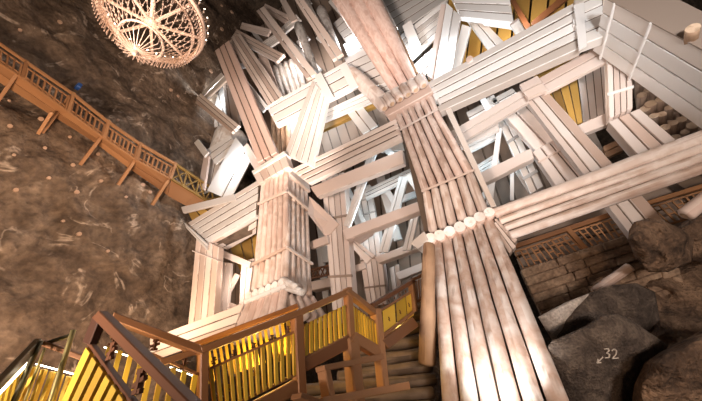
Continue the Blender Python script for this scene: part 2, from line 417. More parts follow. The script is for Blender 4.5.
# sloping boarded slab running down left from its foot
B('sloping_boards', 'broad sloping whitewashed board apron left of the second pillar foot', 'boarding', [(243, 303), (232, 334), (150, 338), (150, 362)], [6.75, 6.5], 3, 'timber', 'palepink', th=.15, part='board', gap=.02)

# ---- beams of the front plane
B('lintel_beam', 'widest whitewashed lintel of five stacked timbers running up right from the near pillar cap', 'beam', [(427, 82), (441, 112), (582, -3), (582, 48)], 7.0, 5, 'timber', 'white', weights=[1.1, 1, 1, .9, 1.1], gap=.2, th=.7, jit=.05)
B('lintel_beam', 'short stack of five rough white timber ends butting against the thick post at top right', 'beam', [(576, -4), (577, 47), (604, -18), (604, 37)], 6.92, 5, 'timber', 'white', weights=[1, 1.1, .9, 1, 1.1], gap=.12, th=.7, jit=.08)
B('clamp_board', 'upright white board nailed over the joint of the widest lintel', 'board', [(574, 5), (584, 2), (579, 50), (587, 45)], 6.85, 1, 'timber', 'white', th=.12)
B('cross_beam', 'whitewashed double cross beam below the widest lintel, left of the post node', 'beam', [(450, 131), (459, 145), (522, 89), (530, 102)], 7.7, 2, 'timber', 'palepink', gap=.06)
B('cross_beam', 'whitewashed double cross beam from the post node up right to the banded post', 'beam', [(533, 81), (545, 94), (607, 39), (612, 59)], 7.65, 2, 'timber', 'palepink', gap=.06)
B('joint_block', 'rough pale block clamping the node of cross beams and slanting post', 'block', [(519, 84), (528, 99), (537, 75), (548, 90)], 7.5, 2, 'timber', 'palepink', gap=.04)
B('slanting_post', 'long pale squared post of three timbers dropping from the node behind the great lower beam', 'post', [(524, 98), (543, 86), (646, 256), (684, 240)], [7.75, 7.75], 3, 'timber', 'palepink', weights=[.7, 1, 1.1], gap=.05, th=.6)
bq = [(490, 207), (513, 238.5), (765, 104), (765, 150)]
B('great_lower_beam', 'huge pale log beam of four round timbers crossing from the near pillar to the right edge', 'beam', bq, 6.75, 4, 'log', 'palepink', weights=[1.6, 1, 1, 1.2], gap=.06)
B('bearing_block', 'stepped pale timber ends tucked under the start of the great lower beam', 'block', [(490, 222), (497, 219), (508, 252), (518, 240)], 6.9, 3, 'timber', 'palepink', th=.6, jit=.08)
B('slotted_beam', 'pinkish beam of four spaced rails linking the two log-clad pillars', 'beam', [(290, 169), (309, 184), (396, 118), (402, 139)], 7.15, 4, 'timber', 'palepink', gap=.26, th=.5)
B('tie_beam', 'single squared pale beam just below the slotted beam', 'beam', [(310, 187), (317, 197), (402, 149.5), (404, 163)], 7.8, 1, 'timber', 'palepink', th=.6)
B('tie_beam', 'brown-lit beam with a haunched left end meeting the grey post', 'beam', [(342, 230), (346, 240), (421, 200), (422, 210)], 8.7, 1, 'timber', 'pink', th=.9)
bm = bmesh.new(); add_prism(bm, (P(344, 234, 8.72), P(352, 239, 8.72)), (P(366, 221, 8.72), P(367, 229, 8.72)), YY * .7)
tag(link('haunch', bm, ['pink']), 'wedge-shaped haunch under the left end of the brown-lit beam', 'wedge')
B('tie_beam', 'pale beam resting on the second grey-white post, ending behind the near pillar', 'beam', [(374, 257), (378, 263), (431, 236), (431, 244)], 9.7, 1, 'timber', 'palepink', th=.9)
B('tie_beam', 'lowest short pale beam seen just above the upper stair rail', 'beam', [(395, 273), (399, 280), (431, 259), (431, 267)], 10.6, 1, 'timber', 'palepink', th=.7)
X1 = P(347, 235, 9.0).x
B('square_post', 'pale boxed post with two straps behind the stair top, the left one', 'post', [(321, 178), (344, 172), (332, 310), (354, 310)], 9.0, 4, 'timber', 'palepink', gap=.03, th=1.0, bands=[(.38, .015), (.80, .015)], bandmat='taupe')
B('square_post', 'pale boxed post with two straps behind the stair top, the right one', 'post', [(355, 230), (378, 222), (368, 312), (388, 312)], 10.0, 4, 'timber', 'palepink', gap=.03, th=1.0, bands=[(.42, .018), (.74, .018)], bandmat='taupe')
B('square_post', 'small distant pale post between the right boxed post and the upper stair rail', 'post', [(389, 268), (399, 264), (395, 312), (405, 312)], 11.0, 2, 'timber', 'palepink', gap=.03, th=.5)
B('brace', 'pinkish brace dropping from the second pillar to the left boxed post', 'brace', [(309, 196), (308, 214), (339, 224), (326, 238)], [7.9, 8.95], 1, 'timber', 'pink', th=.5)
B('tie_beam', 'short pale tie between second pillar and left boxed post', 'beam', [(309, 242), (311, 249), (327, 235), (328, 243)], 8.8, 1, 'timber', 'palepink')
B('tie_beam', 'short pale tie between the two boxed posts', 'beam', [(353, 266), (354, 272), (364, 262), (366, 268)], 9.8, 1, 'timber', 'palepink')
B('brace', 'white-edged brace from left boxed post down to the right boxed post head', 'brace', [(351, 236), (350, 246), (375, 255), (366, 264)], [9.3, 9.9], 2, 'timber', 'palepink', weights=[.5, 1], th=.3)
B('slim_brace', 'bright bluish-white brace leaning up from the left boxed post', 'brace', [(369, 150), (378, 149), (343, 225), (350, 227)], 8.9, 2, 'timber', 'white', weights=[1, .6], th=.25, gap=.03)
B('slim_brace', 'brightest slanted white brace behind the brown-lit beam', 'brace', [(399, 176), (408, 178), (378, 252), (388, 252)], 9.3, 2, 'timber', 'white', weights=[.6, 1], th=.3, gap=.03)
B('slim_brace', 'short white branch off the top of the brightest slanted brace', 'brace', [(405, 177), (410, 173), (419, 196), (424, 191)], 9.3, 1, 'timber', 'white', th=.3)
B('slim_brace', 'white brace peeping out just left of the near pillar at mid height', 'brace', [(413, 207), (421, 205), (402, 250), (411, 250)], 9.2, 2, 'timber', 'white', th=.3, gap=.04)
B('slim_brace', 'thin grey brace crossing down between the two boxed posts', 'brace', [(344, 184), (347, 182), (374, 250), (378, 248)], 10.4, 1, 'timber', 'white', th=.2)
B('slim_brace', 'faint thin brace beside the brightest one, lower left of it', 'brace', [(368, 232), (371, 231), (378, 256), (382, 255)], 10.6, 1, 'timber', 'palepink', th=.2)
B('crib_stack', 'grey stack of squared timbers seen behind the upper left brace', 'post', [(353, 190), (370, 184), (361, 236), (379, 232)], 11.2, 3, 'timber', 'white', gap=.08, th=.6, bands=[(.3, .03), (.6, .03)], bandmat='grey')
B('tie_beam', 'double thin bluish-white beam high between the pillars, behind the tie beam', 'beam', [(364, 190), (366, 200), (414, 166), (416, 176)], 10.6, 3, 'timber', 'white', gap=.2, th=.4)
B('tie_beam', 'broad shaded band of boards under the slotted beam near the near pillar', 'beam', [(376, 143), (380, 152), (400, 134), (404, 150)], 9.2, 2, 'timber', 'white', th=.3)
B('slim_brace', 'short white slanted plank under the slotted beam near the near pillar', 'brace', [(380, 148), (384, 144), (397, 163), (402, 158)], 8.6, 1, 'timber', 'white', th=.2)

# ---- left lintel and its posts
B('left_lintel', 'broad white lintel of five stepped timbers between the rock wall and second pillar', 'beam', [(190, 221), (209, 243), (262, 177), (258, 215)], [7.25, 7.1], 5, 'timber', 'white', gap=.16, th=.6, jit=.25, weights=[1, 1, 1.1, 1, 1])
B('soffit_boards', 'pinkish-white boards closing the underside of the left lintel', 'boarding', [(210, 244), (228, 250), (257, 213), (256, 234)], [[7.3, 8.4, 7.2, 8.3]][0], 3, 'timber', 'palepink', back=UP, th=.1, part='board', gap=.04)
B('thin_beam', 'thin white pole laid above the left lintel from the rock wall', 'beam', [(181, 207), (183, 213), (234, 194), (236, 200)], [6.9, 7.1], 1, 'timber', 'white', th=.3)
B('corner_post', 'pale four-timber post against the rock wall under the left lintel', 'post', [(196, 236), (219, 247), (187, 330), (213, 326)], [7.2, 7.1], 4, 'timber', 'palepink', gap=.04, th=.7, bands=[(.2, .012)], bandmat='palepink')
B('thin_beam', 'short stepped white timber ends over the corner post', 'beam', [(184, 222), (186, 228), (206, 243), (206, 250)], 7.0, 2, 'timber', 'white', th=.3)
B('square_post', 'slim pinkish post just right of the corner post, inside the frame', 'post', [(221, 262), (231, 263), (216, 325), (226, 325)], 8.4, 2, 'timber', 'palepink', gap=.05, th=.4)
B('square_post', 'slim pinkish post beside the left face of the second pillar', 'post', [(241, 262), (254, 258), (238, 315), (247, 315)], 8.4, 2, 'timber', 'palepink', gap=.05, th=.4)
B('brace', 'small diagonal brace between two slim posts under the left lintel', 'brace', [(235, 273), (239, 275), (222, 297), (226, 300)], 8.5, 1, 'timber', 'palepink', th=.2)
B('thin_beam', 'low rail between two slim posts under the left lintel', 'beam', [(221, 300), (220, 305), (240, 306), (239, 311)], 8.5, 1, 'timber', 'palepink', th=.2)
B('thin_beam', 'pale header beam over the two slim posts under the left lintel', 'beam', [(222, 250), (219, 256), (251, 262), (249, 268)], 8.2, 1, 'timber', 'palepink', th=.3)
B('gold_boards', 'amber stained boards behind the opening under the left lintel', 'boarding', [(228, 245), (262, 222), (240, 272), (262, 262)], 9.4, 3, 'timber', 'gold', part='board', th=.1, gap=.04)
B('gold_boards', 'small amber stained boards between the walkway end and the left lintel', 'boarding', [(187, 211), (208, 203), (192, 222), (222, 208)], 7.6, 3, 'timber', 'gold', part='board', th=.1, gap=.04)

# ---- upper left: frame over the second pillar
B('raking_strut', 'longest reddish triple strut slanting down to the second pillar cap', 'strut', [(214.5, 51), (229, 40), (257, 163), (277, 152)], [6.5, 6.85], 3, 'timber', 'salmon', gap=.1, bevel=.15, th=.5)
B('raking_strut', 'paler four-board strut crossing down behind the longest reddish strut', 'strut', [(229, 41), (240, 33), (268, 106), (283, 96)], 7.2, 4, 'timber', 'palepink', gap=.08, th=.5)
B('raking_strut', 'thin whitish double strut just below the four-board strut', 'strut', [(236, 78), (240, 72), (262, 112), (268, 106)], 7.5, 2, 'timber', 'white', gap=.08, th=.3)
B('upper_beam', 'whitish double beam running down right from the rock edge at upper left', 'beam', [(231, 38), (237, 29), (276, 62), (284, 54)], 7.6, 3, 'timber', 'palepink', gap=.1, th=.5)
B('upper_beam', 'short grey beam above the whitish double beam at upper left', 'beam', [(240, 28), (242, 22), (267, 36), (271, 29)], 7.8, 2, 'timber', 'palepink', gap=.05, th=.4)
B('upper_beam', 'highest short grey beam at the rock edge near the top border', 'beam', [(263, 10), (265, 3), (285, 24), (289, 15)], 7.9, 2, 'timber', 'palepink', gap=.05, th=.4)
B('raking_strut', 'pinkish squared strut ending left on the laddered beam', 'strut', [(256, 11), (264, 6), (306, 79), (317, 73)], [6.9, 7.1], 2, 'timber', 'palepink', weights=[.8, 1.2], th=.4, gap=.03)
B('raking_strut', 'pinkish squared strut from the top border ending right on the laddered beam', 'strut', [(289, -9), (298, -9), (332, 60), (343, 53)], [6.9, 7.1], 2, 'timber', 'palepink', weights=[.8, 1.2], th=.4, gap=.03)
B('round_strut', 'greyish round strut meeting the left end of the laddered beam', 'strut', [(292, 23), (299, 20), (309, 72), (316, 68)], 7.5, 1, 'log', 'grey')
B('round_strut', 'greyish round strut meeting the right end of the laddered beam', 'strut', [(314, 7), (322, 4), (334, 56), (341, 52)], 7.5, 1, 'log', 'grey')
B('upper_beam', 'grey slanting beam from the top border over the grey round strut', 'beam', [(277, -5), (283, -5), (291, 22), (297, 19)], 7.8, 1, 'timber', 'palepink', th=.3)
B('joint_block', 'white block between two slanting beams high at left', 'block', [(279, 29), (284, 34), (296, 14), (301, 20)], 7.9, 2, 'timber', 'white', th=.3)
B('joint_block', 'pale block of three boards left of the pinkish strut', 'block', [(262, 42), (269, 48), (277, 32), (284, 38)], 7.9, 3, 'timber', 'white', th=.3, gap=.1)
B('laddered_beam', 'white boarded beam with two cross pieces over the bright lamp', 'beam', [(266, 106), (277, 127), (346, 61), (358, 86)], 7.25, 4, 'timber', 'white', gap=.16, th=.4, weights=[.6, 1.3, 1.3, .7])
B('clamp_board', 'left white cross piece over the laddered beam', 'board', [(314, 76), (321, 72), (327, 102), (334, 97)], 7.1, 1, 'timber', 'white', th=.15)
B('clamp_board', 'right white cross piece over the laddered beam', 'board', [(339, 66), (346, 62), (351, 90), (358, 86)], 7.1, 1, 'timber', 'white', th=.15)
B('brown_log_post', 'row of brown upright logs above the second pillar, behind the pinkish strut', 'post', [(268, 108), (287, 98), (273, 156), (289, 150)], 8.0, 4, 'log', 'brown', gap=.03)
B('white_boards', 'brightly lit white board panel beside the brown upright logs', 'boarding', [(287, 100), (314, 84), (288, 146), (300, 140)], 8.3, 4, 'timber', 'white', part='board', th=.1, gap=.03)
B('raking_post', 'broad white raking post of five boards rising right from the second pillar cap', 'post', [(312, 80), (328, 98), (284, 154), (313, 167)], [7.15, 7.05], 5, 'timber', 'white', gap=.08, th=.5)
B('log_post', 'grey-white upright logs between the four-board strut and the laddered beam', 'post', [(271, 66), (297, 56), (282, 100), (305, 86)], 8.6, 5, 'log', 'white', gap=.03)
B('raking_strut', 'studded brownish board leaning beside the grey-white upright logs', 'strut', [(257, 52), (264, 49), (270, 90), (279, 90)], 7.9, 1, 'timber', 'pink', th=.2)
# far left cluster
B('outer_beam', 'pale triple beam sticking out left over the rock wall edge', 'beam', [(193, 101), (201, 93), (231, 133), (239, 125)], 6.9, 3, 'timber', 'palepink', gap=.06, th=.4)
B('tilted_boards', 'large bright white board panel hanging tilted above the walkway end', 'boarding', [(235, 136), (252, 158), (206, 190), (230, 200)], [7.4, 7.4], 2, 'timber', 'white', weights=[2.2, 1], part='board', gap=.05, th=.15)
B('short_strut', 'short pinkish strut against the right edge of the tilted board panel', 'strut', [(242, 148), (247, 143), (254, 169), (260, 164)], 7.1, 1, 'timber', 'pink', th=.3)
B('outer_beam', 'whitish beam rising right from the rock edge above the pale triple beam', 'beam', [(201, 93), (207, 99), (221, 72), (227, 80)], 7.3, 2, 'timber', 'white', th=.3)
B('grey_post', 'greyish-brown upright post behind the longest reddish strut', 'post', [(221, 74), (231, 76), (227, 122), (240, 125)], 7.7, 2, 'timber', 'taupe', th=.4, weights=[.6, 1])
B('round_post', 'round grey post at the rock edge beside the tilted board panel', 'post', [(212, 121), (226, 126), (201, 156), (213, 160)], 7.8, 1, 'log', 'white')
B('outer_beam', 'stack of three short white boards above the tilted board panel', 'beam', [(205, 150), (216, 165), (230, 135), (238, 145)], 7.7, 3, 'timber', 'white', gap=.1, th=.2)
B('short_strut', 'small whitish stub poking out of the rock edge', 'strut', [(194, 143), (198, 139), (204, 157), (208, 152)], 7.3, 1, 'timber', 'white', th=.3)
B('short_strut', 'brownish slim strut at the rock edge above the walkway end', 'strut', [(204, 155), (209, 156), (198, 188), (204, 190)], 7.5, 1, 'timber', 'pink', th=.3)
B('white_boards', 'white boards left of the tilted board panel, down to the walkway', 'boarding', [(206, 156), (222, 158), (198, 196), (214, 190)], 8.1, 3, 'timber', 'white', part='board', th=.1)
B('white_boards', 'bright white boards high behind the longest reddish strut', 'boarding', [(206, 92), (232, 74), (212, 128), (250, 118)], 8.6, 5, 'timber', 'white', part='board', th=.1, gap=.08)

# ---- top middle
B('board_band', 'bluish white planks seen left of the reddish leaning logs', 'boarding', [(333, 23), (347, 44), (350, 8), (366, 34)], 8.6, 4, 'timber', 'white', part='board', th=.2, gap=.05)
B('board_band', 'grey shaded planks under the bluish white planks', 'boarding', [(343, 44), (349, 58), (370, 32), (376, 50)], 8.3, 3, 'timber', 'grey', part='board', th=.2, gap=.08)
B('board_band', 'bright white planks behind the slanting log left of the near pillar cap', 'boarding', [(344, 58), (362, 92), (376, 42), (396, 78)], 8.0, 5, 'timber', 'white', part='board', th=.2, gap=.1)
B('round_strut', 'single white round log slanting down to the left corner of the near pillar cap', 'strut', [(343, 70), (349, 60), (377, 106), (388, 93)], [7.15, 6.95], 1, 'log', 'palepink')
B('lintel_beam', 'bluish-white double beam above the amber beam between the pillars', 'beam', [(326, 110), (324, 122), (393, 78), (396, 92)], 8.0, 3, 'timber', 'white', gap=.06, th=.3)
B('amber_beam', 'amber stained notched beam between second pillar strut and near pillar cap', 'beam', [(320, 121), (318, 133), (395, 86), (398, 96)], 8.4, 2, 'timber', 'gold', th=.4)
B('slab_post', 'wide bluish-white plank slab passing in front of the amber beam', 'post', [(344, 110), (359, 101), (362, 134), (378, 125)], 8.1, 2, 'timber', 'white', th=.2, gap=.03)
B('board_band', 'bright white plank band at the top between reddish logs and the broad raking post', 'boarding', [(394, 40), (406, 66), (448, -2), (440, 34)], 8.4, 5, 'timber', 'white', part='board', th=.2, gap=.09)
B('clamp_board', 'glaring white cross board on the top white plank band', 'board', [(402, 26), (411, 20), (411, 50), (421, 45)], 8.15, 1, 'timber', 'white', th=.12)
B('board_band', 'lower white plank band behind the foot of the top raking post', 'boarding', [(408, 70), (412, 84), (436, 44), (440, 66)], 8.5, 3, 'timber', 'white', part='board', th=.2, gap=.08)
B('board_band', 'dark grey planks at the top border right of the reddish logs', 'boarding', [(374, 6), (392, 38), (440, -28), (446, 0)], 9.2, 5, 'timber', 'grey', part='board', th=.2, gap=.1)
B('raking_post', 'broad white raking post near the top middle resting on the widest lintel', 'post', [(446, 2), (461, 16), (433, 80), (452, 72)], 7.35, 2, 'timber', 'white', th=.4, gap=.03)
B('slim_post', 'slim pinkish board along the left side of the top raking post', 'post', [(441, 4), (446, 4), (427, 76), (434, 80)], 7.45, 1, 'timber', 'pink', th=.4)
B('top_beam', 'wide white boarded beam at the top border right of the raking post', 'beam', [(448, -10), (461, 17), (508, -12), (514, 23)], 7.5, 4, 'timber', 'white', gap=.05, th=.5)
B('top_beam', 'thin second layer under the wide white boarded top beam', 'beam', [(480, 19), (484, 23), (510, 20), (513, 27)], 7.7, 1, 'timber', 'white', th=.3)
B('strut', 'pair of white timbers slanting from the wide top beam to the widest lintel', 'strut', [(466, 19), (480, 17), (491, 54), (507, 44)], 8.0, 2, 'timber', 'white', gap=.05, th=.3)
B('strut', 'white strut leaning left from the wide top beam to the widest lintel', 'strut', [(462, 24), (471, 27), (450, 74), (460, 68)], 7.9, 1, 'timber', 'white', th=.3)
for (x0, y0, x1, y1, r, lb) in [(514, 22, 521, 34, 4.3, 'stub end of a round log on the widest lintel, right of the top beam'), (469, 59, 473, 64, 3.2, 'small round log end poking up over the widest lintel')]:
    bm = bmesh.new(); r = barpx(r, (x0, y0), 7.0); add_log(bm, P(x0, y0, 6.9), P(x1, y1, 7.3), r, r, 0, 1, dome=0)
    tag(link('log_stub', bm, ['white', 'pink']), lb, 'log', 'log stubs')
lining('great amber stained plank wall glimpsed between the top beams', [(425, 96), (600, 40), (440, -25), (615, -60)], 9.6, 11, 'gold', name='amber_plank_wall')
B('dark_beam', 'dark brown slanting board across the amber planks at the top border', 'board', [(508, -4), (512, -6), (526, 30), (531, 26)], 8.9, 1, 'timber', 'darkrail', th=.2)
B('dark_beam', 'long dark brown board rising right over the amber planks behind the widest lintel', 'board', [(531, 22), (534, 27), (566, -8), (570, -3)], 8.6, 1, 'timber', 'darkrail', th=.2)
B('gold_boards', 'amber boards in the gap between the widest lintel and cross beam', 'boarding', [(530, 70), (538, 80), (578, 46), (580, 62)], 8.4, 3, 'timber', 'gold', part='board', th=.1, gap=.05)
B('gold_boards', 'tall amber board panel behind the slanting post', 'boarding', [(540, 88), (577, 74), (560, 130), (583, 122)], 8.6, 4, 'timber', 'gold', part='board', th=.15, gap=.03)
B('board_band', 'pale grey boards between the amber panel and the banded post', 'boarding', [(577, 70), (608, 58), (584, 128), (612, 118)], 9.3, 4, 'timber', 'palepink', part='board', th=.15, gap=.04)

# ---- right
B('banded_post', 'pale post of four timbers with two white straps under the thick top right post', 'post', [(604, -6), (632, -6), (609, 118), (633, 108)], 7.6, 4, 'timber', 'palepink', gap=.04, th=.8, bands=[(.60, .018), (.84, .018)])
B('slanting_post', 'pale brown three-timber post continuing below the banded post', 'post', [(608, 122), (640, 108), (652, 172), (692, 152)], 7.7, 3, 'timber', 'palepink', gap=.04, th=.8)
B('cross_beam', 'short brown tie left of the banded post foot', 'beam', [(578, 125), (583, 134), (608, 112), (613, 122)], 8.0, 1, 'timber', 'palepink', th=.4)
B('slanting_post', 'wide shaded three-timber post left of the slanting post, above the great lower beam', 'post', [(532, 152), (558, 137), (562, 196), (598, 180)], 8.5, 3, 'timber', 'palepink', gap=.04, th=.8, bands=[(.25, .03)], bandmat='palepink')
B('slanting_post', 'shaded upper length of the wide three-timber post', 'post', [(506, 118), (526, 106), (535, 151), (558, 137)], 8.7, 2, 'timber', 'palepink', gap=.04, th=.7)
B('slanting_post', 'shaded pinkish inner board between the wide post and the slanting post', 'post', [(530, 106), (542, 104), (560, 140), (590, 172)], 8.3, 2, 'timber', 'pink', gap=.04, th=.2)
B('grey_post', 'cool grey segmented post between the near pillar and the wide shaded post', 'post', [(501, 128), (513, 120), (530, 194), (544, 186)], 9.4, 2, 'timber', 'white', gap=.06, th=.5, bands=[(.25, .04), (.55, .04), (.8, .04)], bandmat='grey')
B('grey_post', 'cool grey upper length of the segmented post', 'post', [(484, 100), (494, 94), (501, 130), (513, 121)], 9.6, 2, 'timber', 'white', gap=.06, th=.5)
B('cross_beam', 'brownish beam from the near pillar to the wide shaded post', 'beam', [(477, 174), (481, 185), (531, 148), (534, 158)], 8.4, 1, 'timber', 'palepink', th=.6)
B('slim_post', 'slim greenish-grey post rising behind the brownish beam', 'post', [(497, 128), (502, 128), (486, 204), (492, 206)], 9.0, 1, 'timber', 'white', th=.25)
B('slim_post', 'thin light upright behind the brownish beam, low right', 'post', [(510, 172), (514, 171), (510, 200), (514, 200)], 9.6, 1, 'timber', 'white', th=.2)
B('slim_brace', 'thin grey diagonal falling right below the brownish beam', 'brace', [(514, 170), (517, 168), (528, 192), (532, 190)], 9.8, 1, 'timber', 'white', th=.2)
B('tie_beam', 'shaded beam between near pillar and slim grey post, upper one', 'beam', [(457, 140), (461, 148), (498, 121), (499, 129)], 8.6, 1, 'timber', 'palepink', th=.4)
B('tie_beam', 'curved-looking pale rail below the upper shaded beam', 'beam', [(464, 150), (466, 154), (494, 133), (497, 138)], 9.4, 1, 'timber', 'white', th=.3)
B('cribbing', 'greenish-white timbers stacked low behind the brownish beam', 'beam', [(472, 168), (477, 176), (497, 152), (500, 164)], 10.0, 3, 'timber', 'white', gap=.1, th=.4)
B('board_band', 'grey-green boards seen through the gap above the cross beam node', 'boarding', [(466, 112), (474, 130), (512, 88), (524, 100)], 9.6, 3, 'timber', 'white', part='board', th=.2, gap=.05)
B('slim_brace', 'short bluish brace in the gap between widest lintel and cross beam', 'brace', [(479, 98), (485, 96), (487, 112), (492, 110)], 8.9, 1, 'timber', 'white', th=.2)
B('cribbing', 'small brown board stack in the gap right of the slanting post', 'block', [(603, 146), (606, 158), (620, 138), (624, 150)], 8.6, 2, 'timber', 'brown', th=.4)

# thick post at the top right (near, running out of the frame)
XC = None
tp = B('thick_post', 'massive nearby whitewashed timber post crossing the top right corner', 'post', [(606, -2), (664, -8), (760, 80), (800, 60)], 5.96, 1, 'timber', 'taupe', parent=empty('thick_post', P(760, 80, 6.0), 'massive nearby whitewashed timber post crossing the top right corner', 'post'), th=.08, part='front_face')
# its left side, four layers running back
a_t, a_b = P(605, -2, 6.0), P(760, 82, 6.0)
bt = [P(605, 30, 7.0)]
def layer(i, n, tot, mat):
    s0, s1 = tot * i / n, tot * (i + .93) / n
    c_t, c_b = P(664, -8, 6.0), P(800, 60, 6.0)
    at, ab = a_t + YY * s0, a_b + YY * s0
    bm = bmesh.new(); add_prism(bm, (at, c_t + YY * s0), (ab, c_b + YY * s0), YY * (s1 - s0), bevel=.03); child('timber', bm, [mat], tp)
for i in range(4): layer(i, 4, 1.55, 'white')
for t in (.09, .38):
    bm = bmesh.new(); q = lerp(a_t, a_b, t) - XX * .04 - YY * .03; q2 = lerp(a_t, a_b, t + .012) - XX * .04 - YY * .03
    add_prism(bm, (q, q2), (q + YY * 1.62, q2 + YY * 1.62), XX * .06); child('strap', bm, ['white'], tp)
# log end stub on the front face of the thick post
bm = bmesh.new(); p = P(693, 28, 5.7); add_log(bm, p, p + YY * .7 + XX * .2, .1, .1, 0, 1, dome=0); tag(link('log_stub', bm, ['brown', 'endgrain']), 'brown round log end on the shaded face of the thick corner post', 'log', 'log stubs')

# log crib wall with projecting log ends on the right
lc = empty('log_crib_wall', P(660, 130, 8.2), 'brown crib wall of stacked logs with protruding cut ends at the right edge', 'log wall')
bm = bmesh.new(); add_prism(bm, (P(630, 44, 8.9), P(760, 100, 8.9)), (P(650, 165, 8.9), P(790, 260, 8.9)), YY * .3, bevel=0); child('backing', bm, ['step'], lc)
for i in range(11):
    for j in range(7):
        x = 634 + i * 9.5 + j * 2.5 + random.uniform(-1, 1); y = 52 + j * 14 + i * 2.5 + (i % 2) * 6 + random.uniform(-1.5, 1.5)
        if x > 745 or y > 170: continue
        r = barpx(random.uniform(3.2, 4.4), (x, y), 8.3); p = P(x, y, 8.3 + random.uniform(-.1, .1))
        bm = bmesh.new(); add_log(bm, p, p + YY * .6 - UP * .1 + XX * .1, r, r * 1.05, 0, 1, dome=0, seg=10, rings=2); child('log_end', bm, ['taupe', 'endgrey'], lc)
        bm = bmesh.new(); q = P(x + 5, y + 5, 8.7); q2 = P(x + 9, y + 17, 8.7); add_log(bm, q, q2, r * .9, r * .9, 0, 1, seg=8, rings=2)
        if (i + j) % 2 == 0: child('log', bm, ['taupe', 'endgrey'], lc)
        else: bm.free()
# deep lining behind everything
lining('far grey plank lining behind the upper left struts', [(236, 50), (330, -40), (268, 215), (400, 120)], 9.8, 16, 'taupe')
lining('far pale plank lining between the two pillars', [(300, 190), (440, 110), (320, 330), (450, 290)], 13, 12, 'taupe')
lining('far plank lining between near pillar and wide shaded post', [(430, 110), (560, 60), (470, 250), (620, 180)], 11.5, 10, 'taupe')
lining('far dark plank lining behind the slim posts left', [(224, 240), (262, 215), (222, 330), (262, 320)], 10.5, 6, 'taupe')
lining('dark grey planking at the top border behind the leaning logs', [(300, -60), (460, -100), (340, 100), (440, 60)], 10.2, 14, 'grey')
# scattered struts deep in the chamber, each seen through the gaps
R_ = random.Random(3)
deep = [((352, 200), (372, 262), 9), ((378, 170), (398, 240), 8), ((333, 196), (322, 160), 7), ((385, 205), (425, 190), 6),
        ((390, 235), (372, 262), 6), ((318, 215), (326, 262), 7), ((404, 215), (386, 190), 6), ((328, 130), (352, 155), 8), ((345, 120), (330, 160), 8),
        ((370, 110), (390, 118), 7), ((372, 132), (384, 108), 6), ((470, 118), (512, 98), 6), ((455, 128), (492, 168), 7),
        ((522, 168), (545, 200), 8), ((545, 112), (568, 150), 9), ((592, 92), (604, 118), 8), ((580, 82), (604, 74), 7), ((465, 195), (505, 175), 6), ((478, 206), (498, 168), 5), ((318, 240), (326, 300), 6)]
words = ['left of the left boxed post', 'between the boxed posts', 'near the foot of the slotted beam', 'under the brown-lit beam', 'over the upper stair rail', 'beside the second pillar', 'left of the near pillar',
         'under the broad raking post', 'behind the slab in front of the amber beam', 'under the amber beam end', 'left of the near pillar cap', 'above the cross beam', 'behind the upper shaded beam', 'beside the segmented post', 'behind the wide shaded post', 'beside the banded post', 'left of the banded post top', 'under the brownish beam', 'crossing the slim grey post', 'low beside the second pillar']
for ((x0, y0), (x1, y1), wd), s in zip(deep, words):
    dx, dy = x1 - x0, y1 - y0; l = math.hypot(dx, dy); nx, ny = -dy / l * wd / 2, dx / l * wd / 2
    B('deep_strut', 'shaded background strut ' + s, 'strut', [(x0 + nx, y0 + ny), (x0 - nx, y0 - ny), (x1 + nx, y1 + ny), (x1 - nx, y1 - ny)], R_.uniform(10.8, 12.0), 1, 'timber', 'white', th=.3, group='background struts')
up = [((246, 52), (262, 92), 5), ((252, 30), (300, 92), 4), ((270, 22), (320, 70), 4), ((306, 0), (330, 44), 4), ((240, 66), (262, 60), 5), ((298, 44), (308, 36), 6), ((318, 40), (328, 28), 6), ((330, 0), (348, 20), 5), ((300, 6), (310, 0), 6), ((285, 46), (303, 66), 5)]
uw = ['left of the studded board', 'crossing the pale block', 'right of the white block', 'between the two squared struts', 'under the whitish double beam', 'short, left of the grey round strut', 'short, right of the pinkish strut', 'at the bluish planks', 'at the top border', 'over the grey-white logs']
for ((x0, y0), (x1, y1), wd), s in zip(up, uw):
    dx, dy = x1 - x0, y1 - y0; l = math.hypot(dx, dy); nx, ny = -dy / l * wd / 2, dx / l * wd / 2
    B('deep_strut', 'pale upper background strut ' + s, 'strut', [(x0 + nx, y0 + ny), (x0 - nx, y0 - ny), (x1 + nx, y1 + ny), (x1 - nx, y1 - ny)], R_.uniform(8.6, 9.3), 1, 'timber', 'white', th=.3, group='upper background struts')

# small balcony rail far behind
br = empty('balcony', P(314, 284, 10.2), 'small dark lattice balcony rail deep between second pillar and left boxed post', 'balcony')
bm = bmesh.new()
for (a, b_) in [((310, 270), (331, 265)), ((310, 279), (331, 274))]: bar(bm, P(*a, 10.2), P(*b_, 10.2), .08)
for k in range(5):
    x = 311 + k * 4.6; y = 270 - k * 1.1
    bar(bm, P(x, y, 10.2), P(x + 4.6, y + 8, 10.2), .05); bar(bm, P(x + 4.6, y - 1, 10.2), P(x + .2, y + 9, 10.2), .05)
child('lattice', bm, ['darkrail'], br)
bm = bmesh.new(); add_prism(bm, (P(309, 282, 10.2), P(310, 291, 10.2)), (P(331, 277, 10.2), P(332, 286, 10.2)), YY * .5); child('floor_beam', bm, ['palepink'], br)

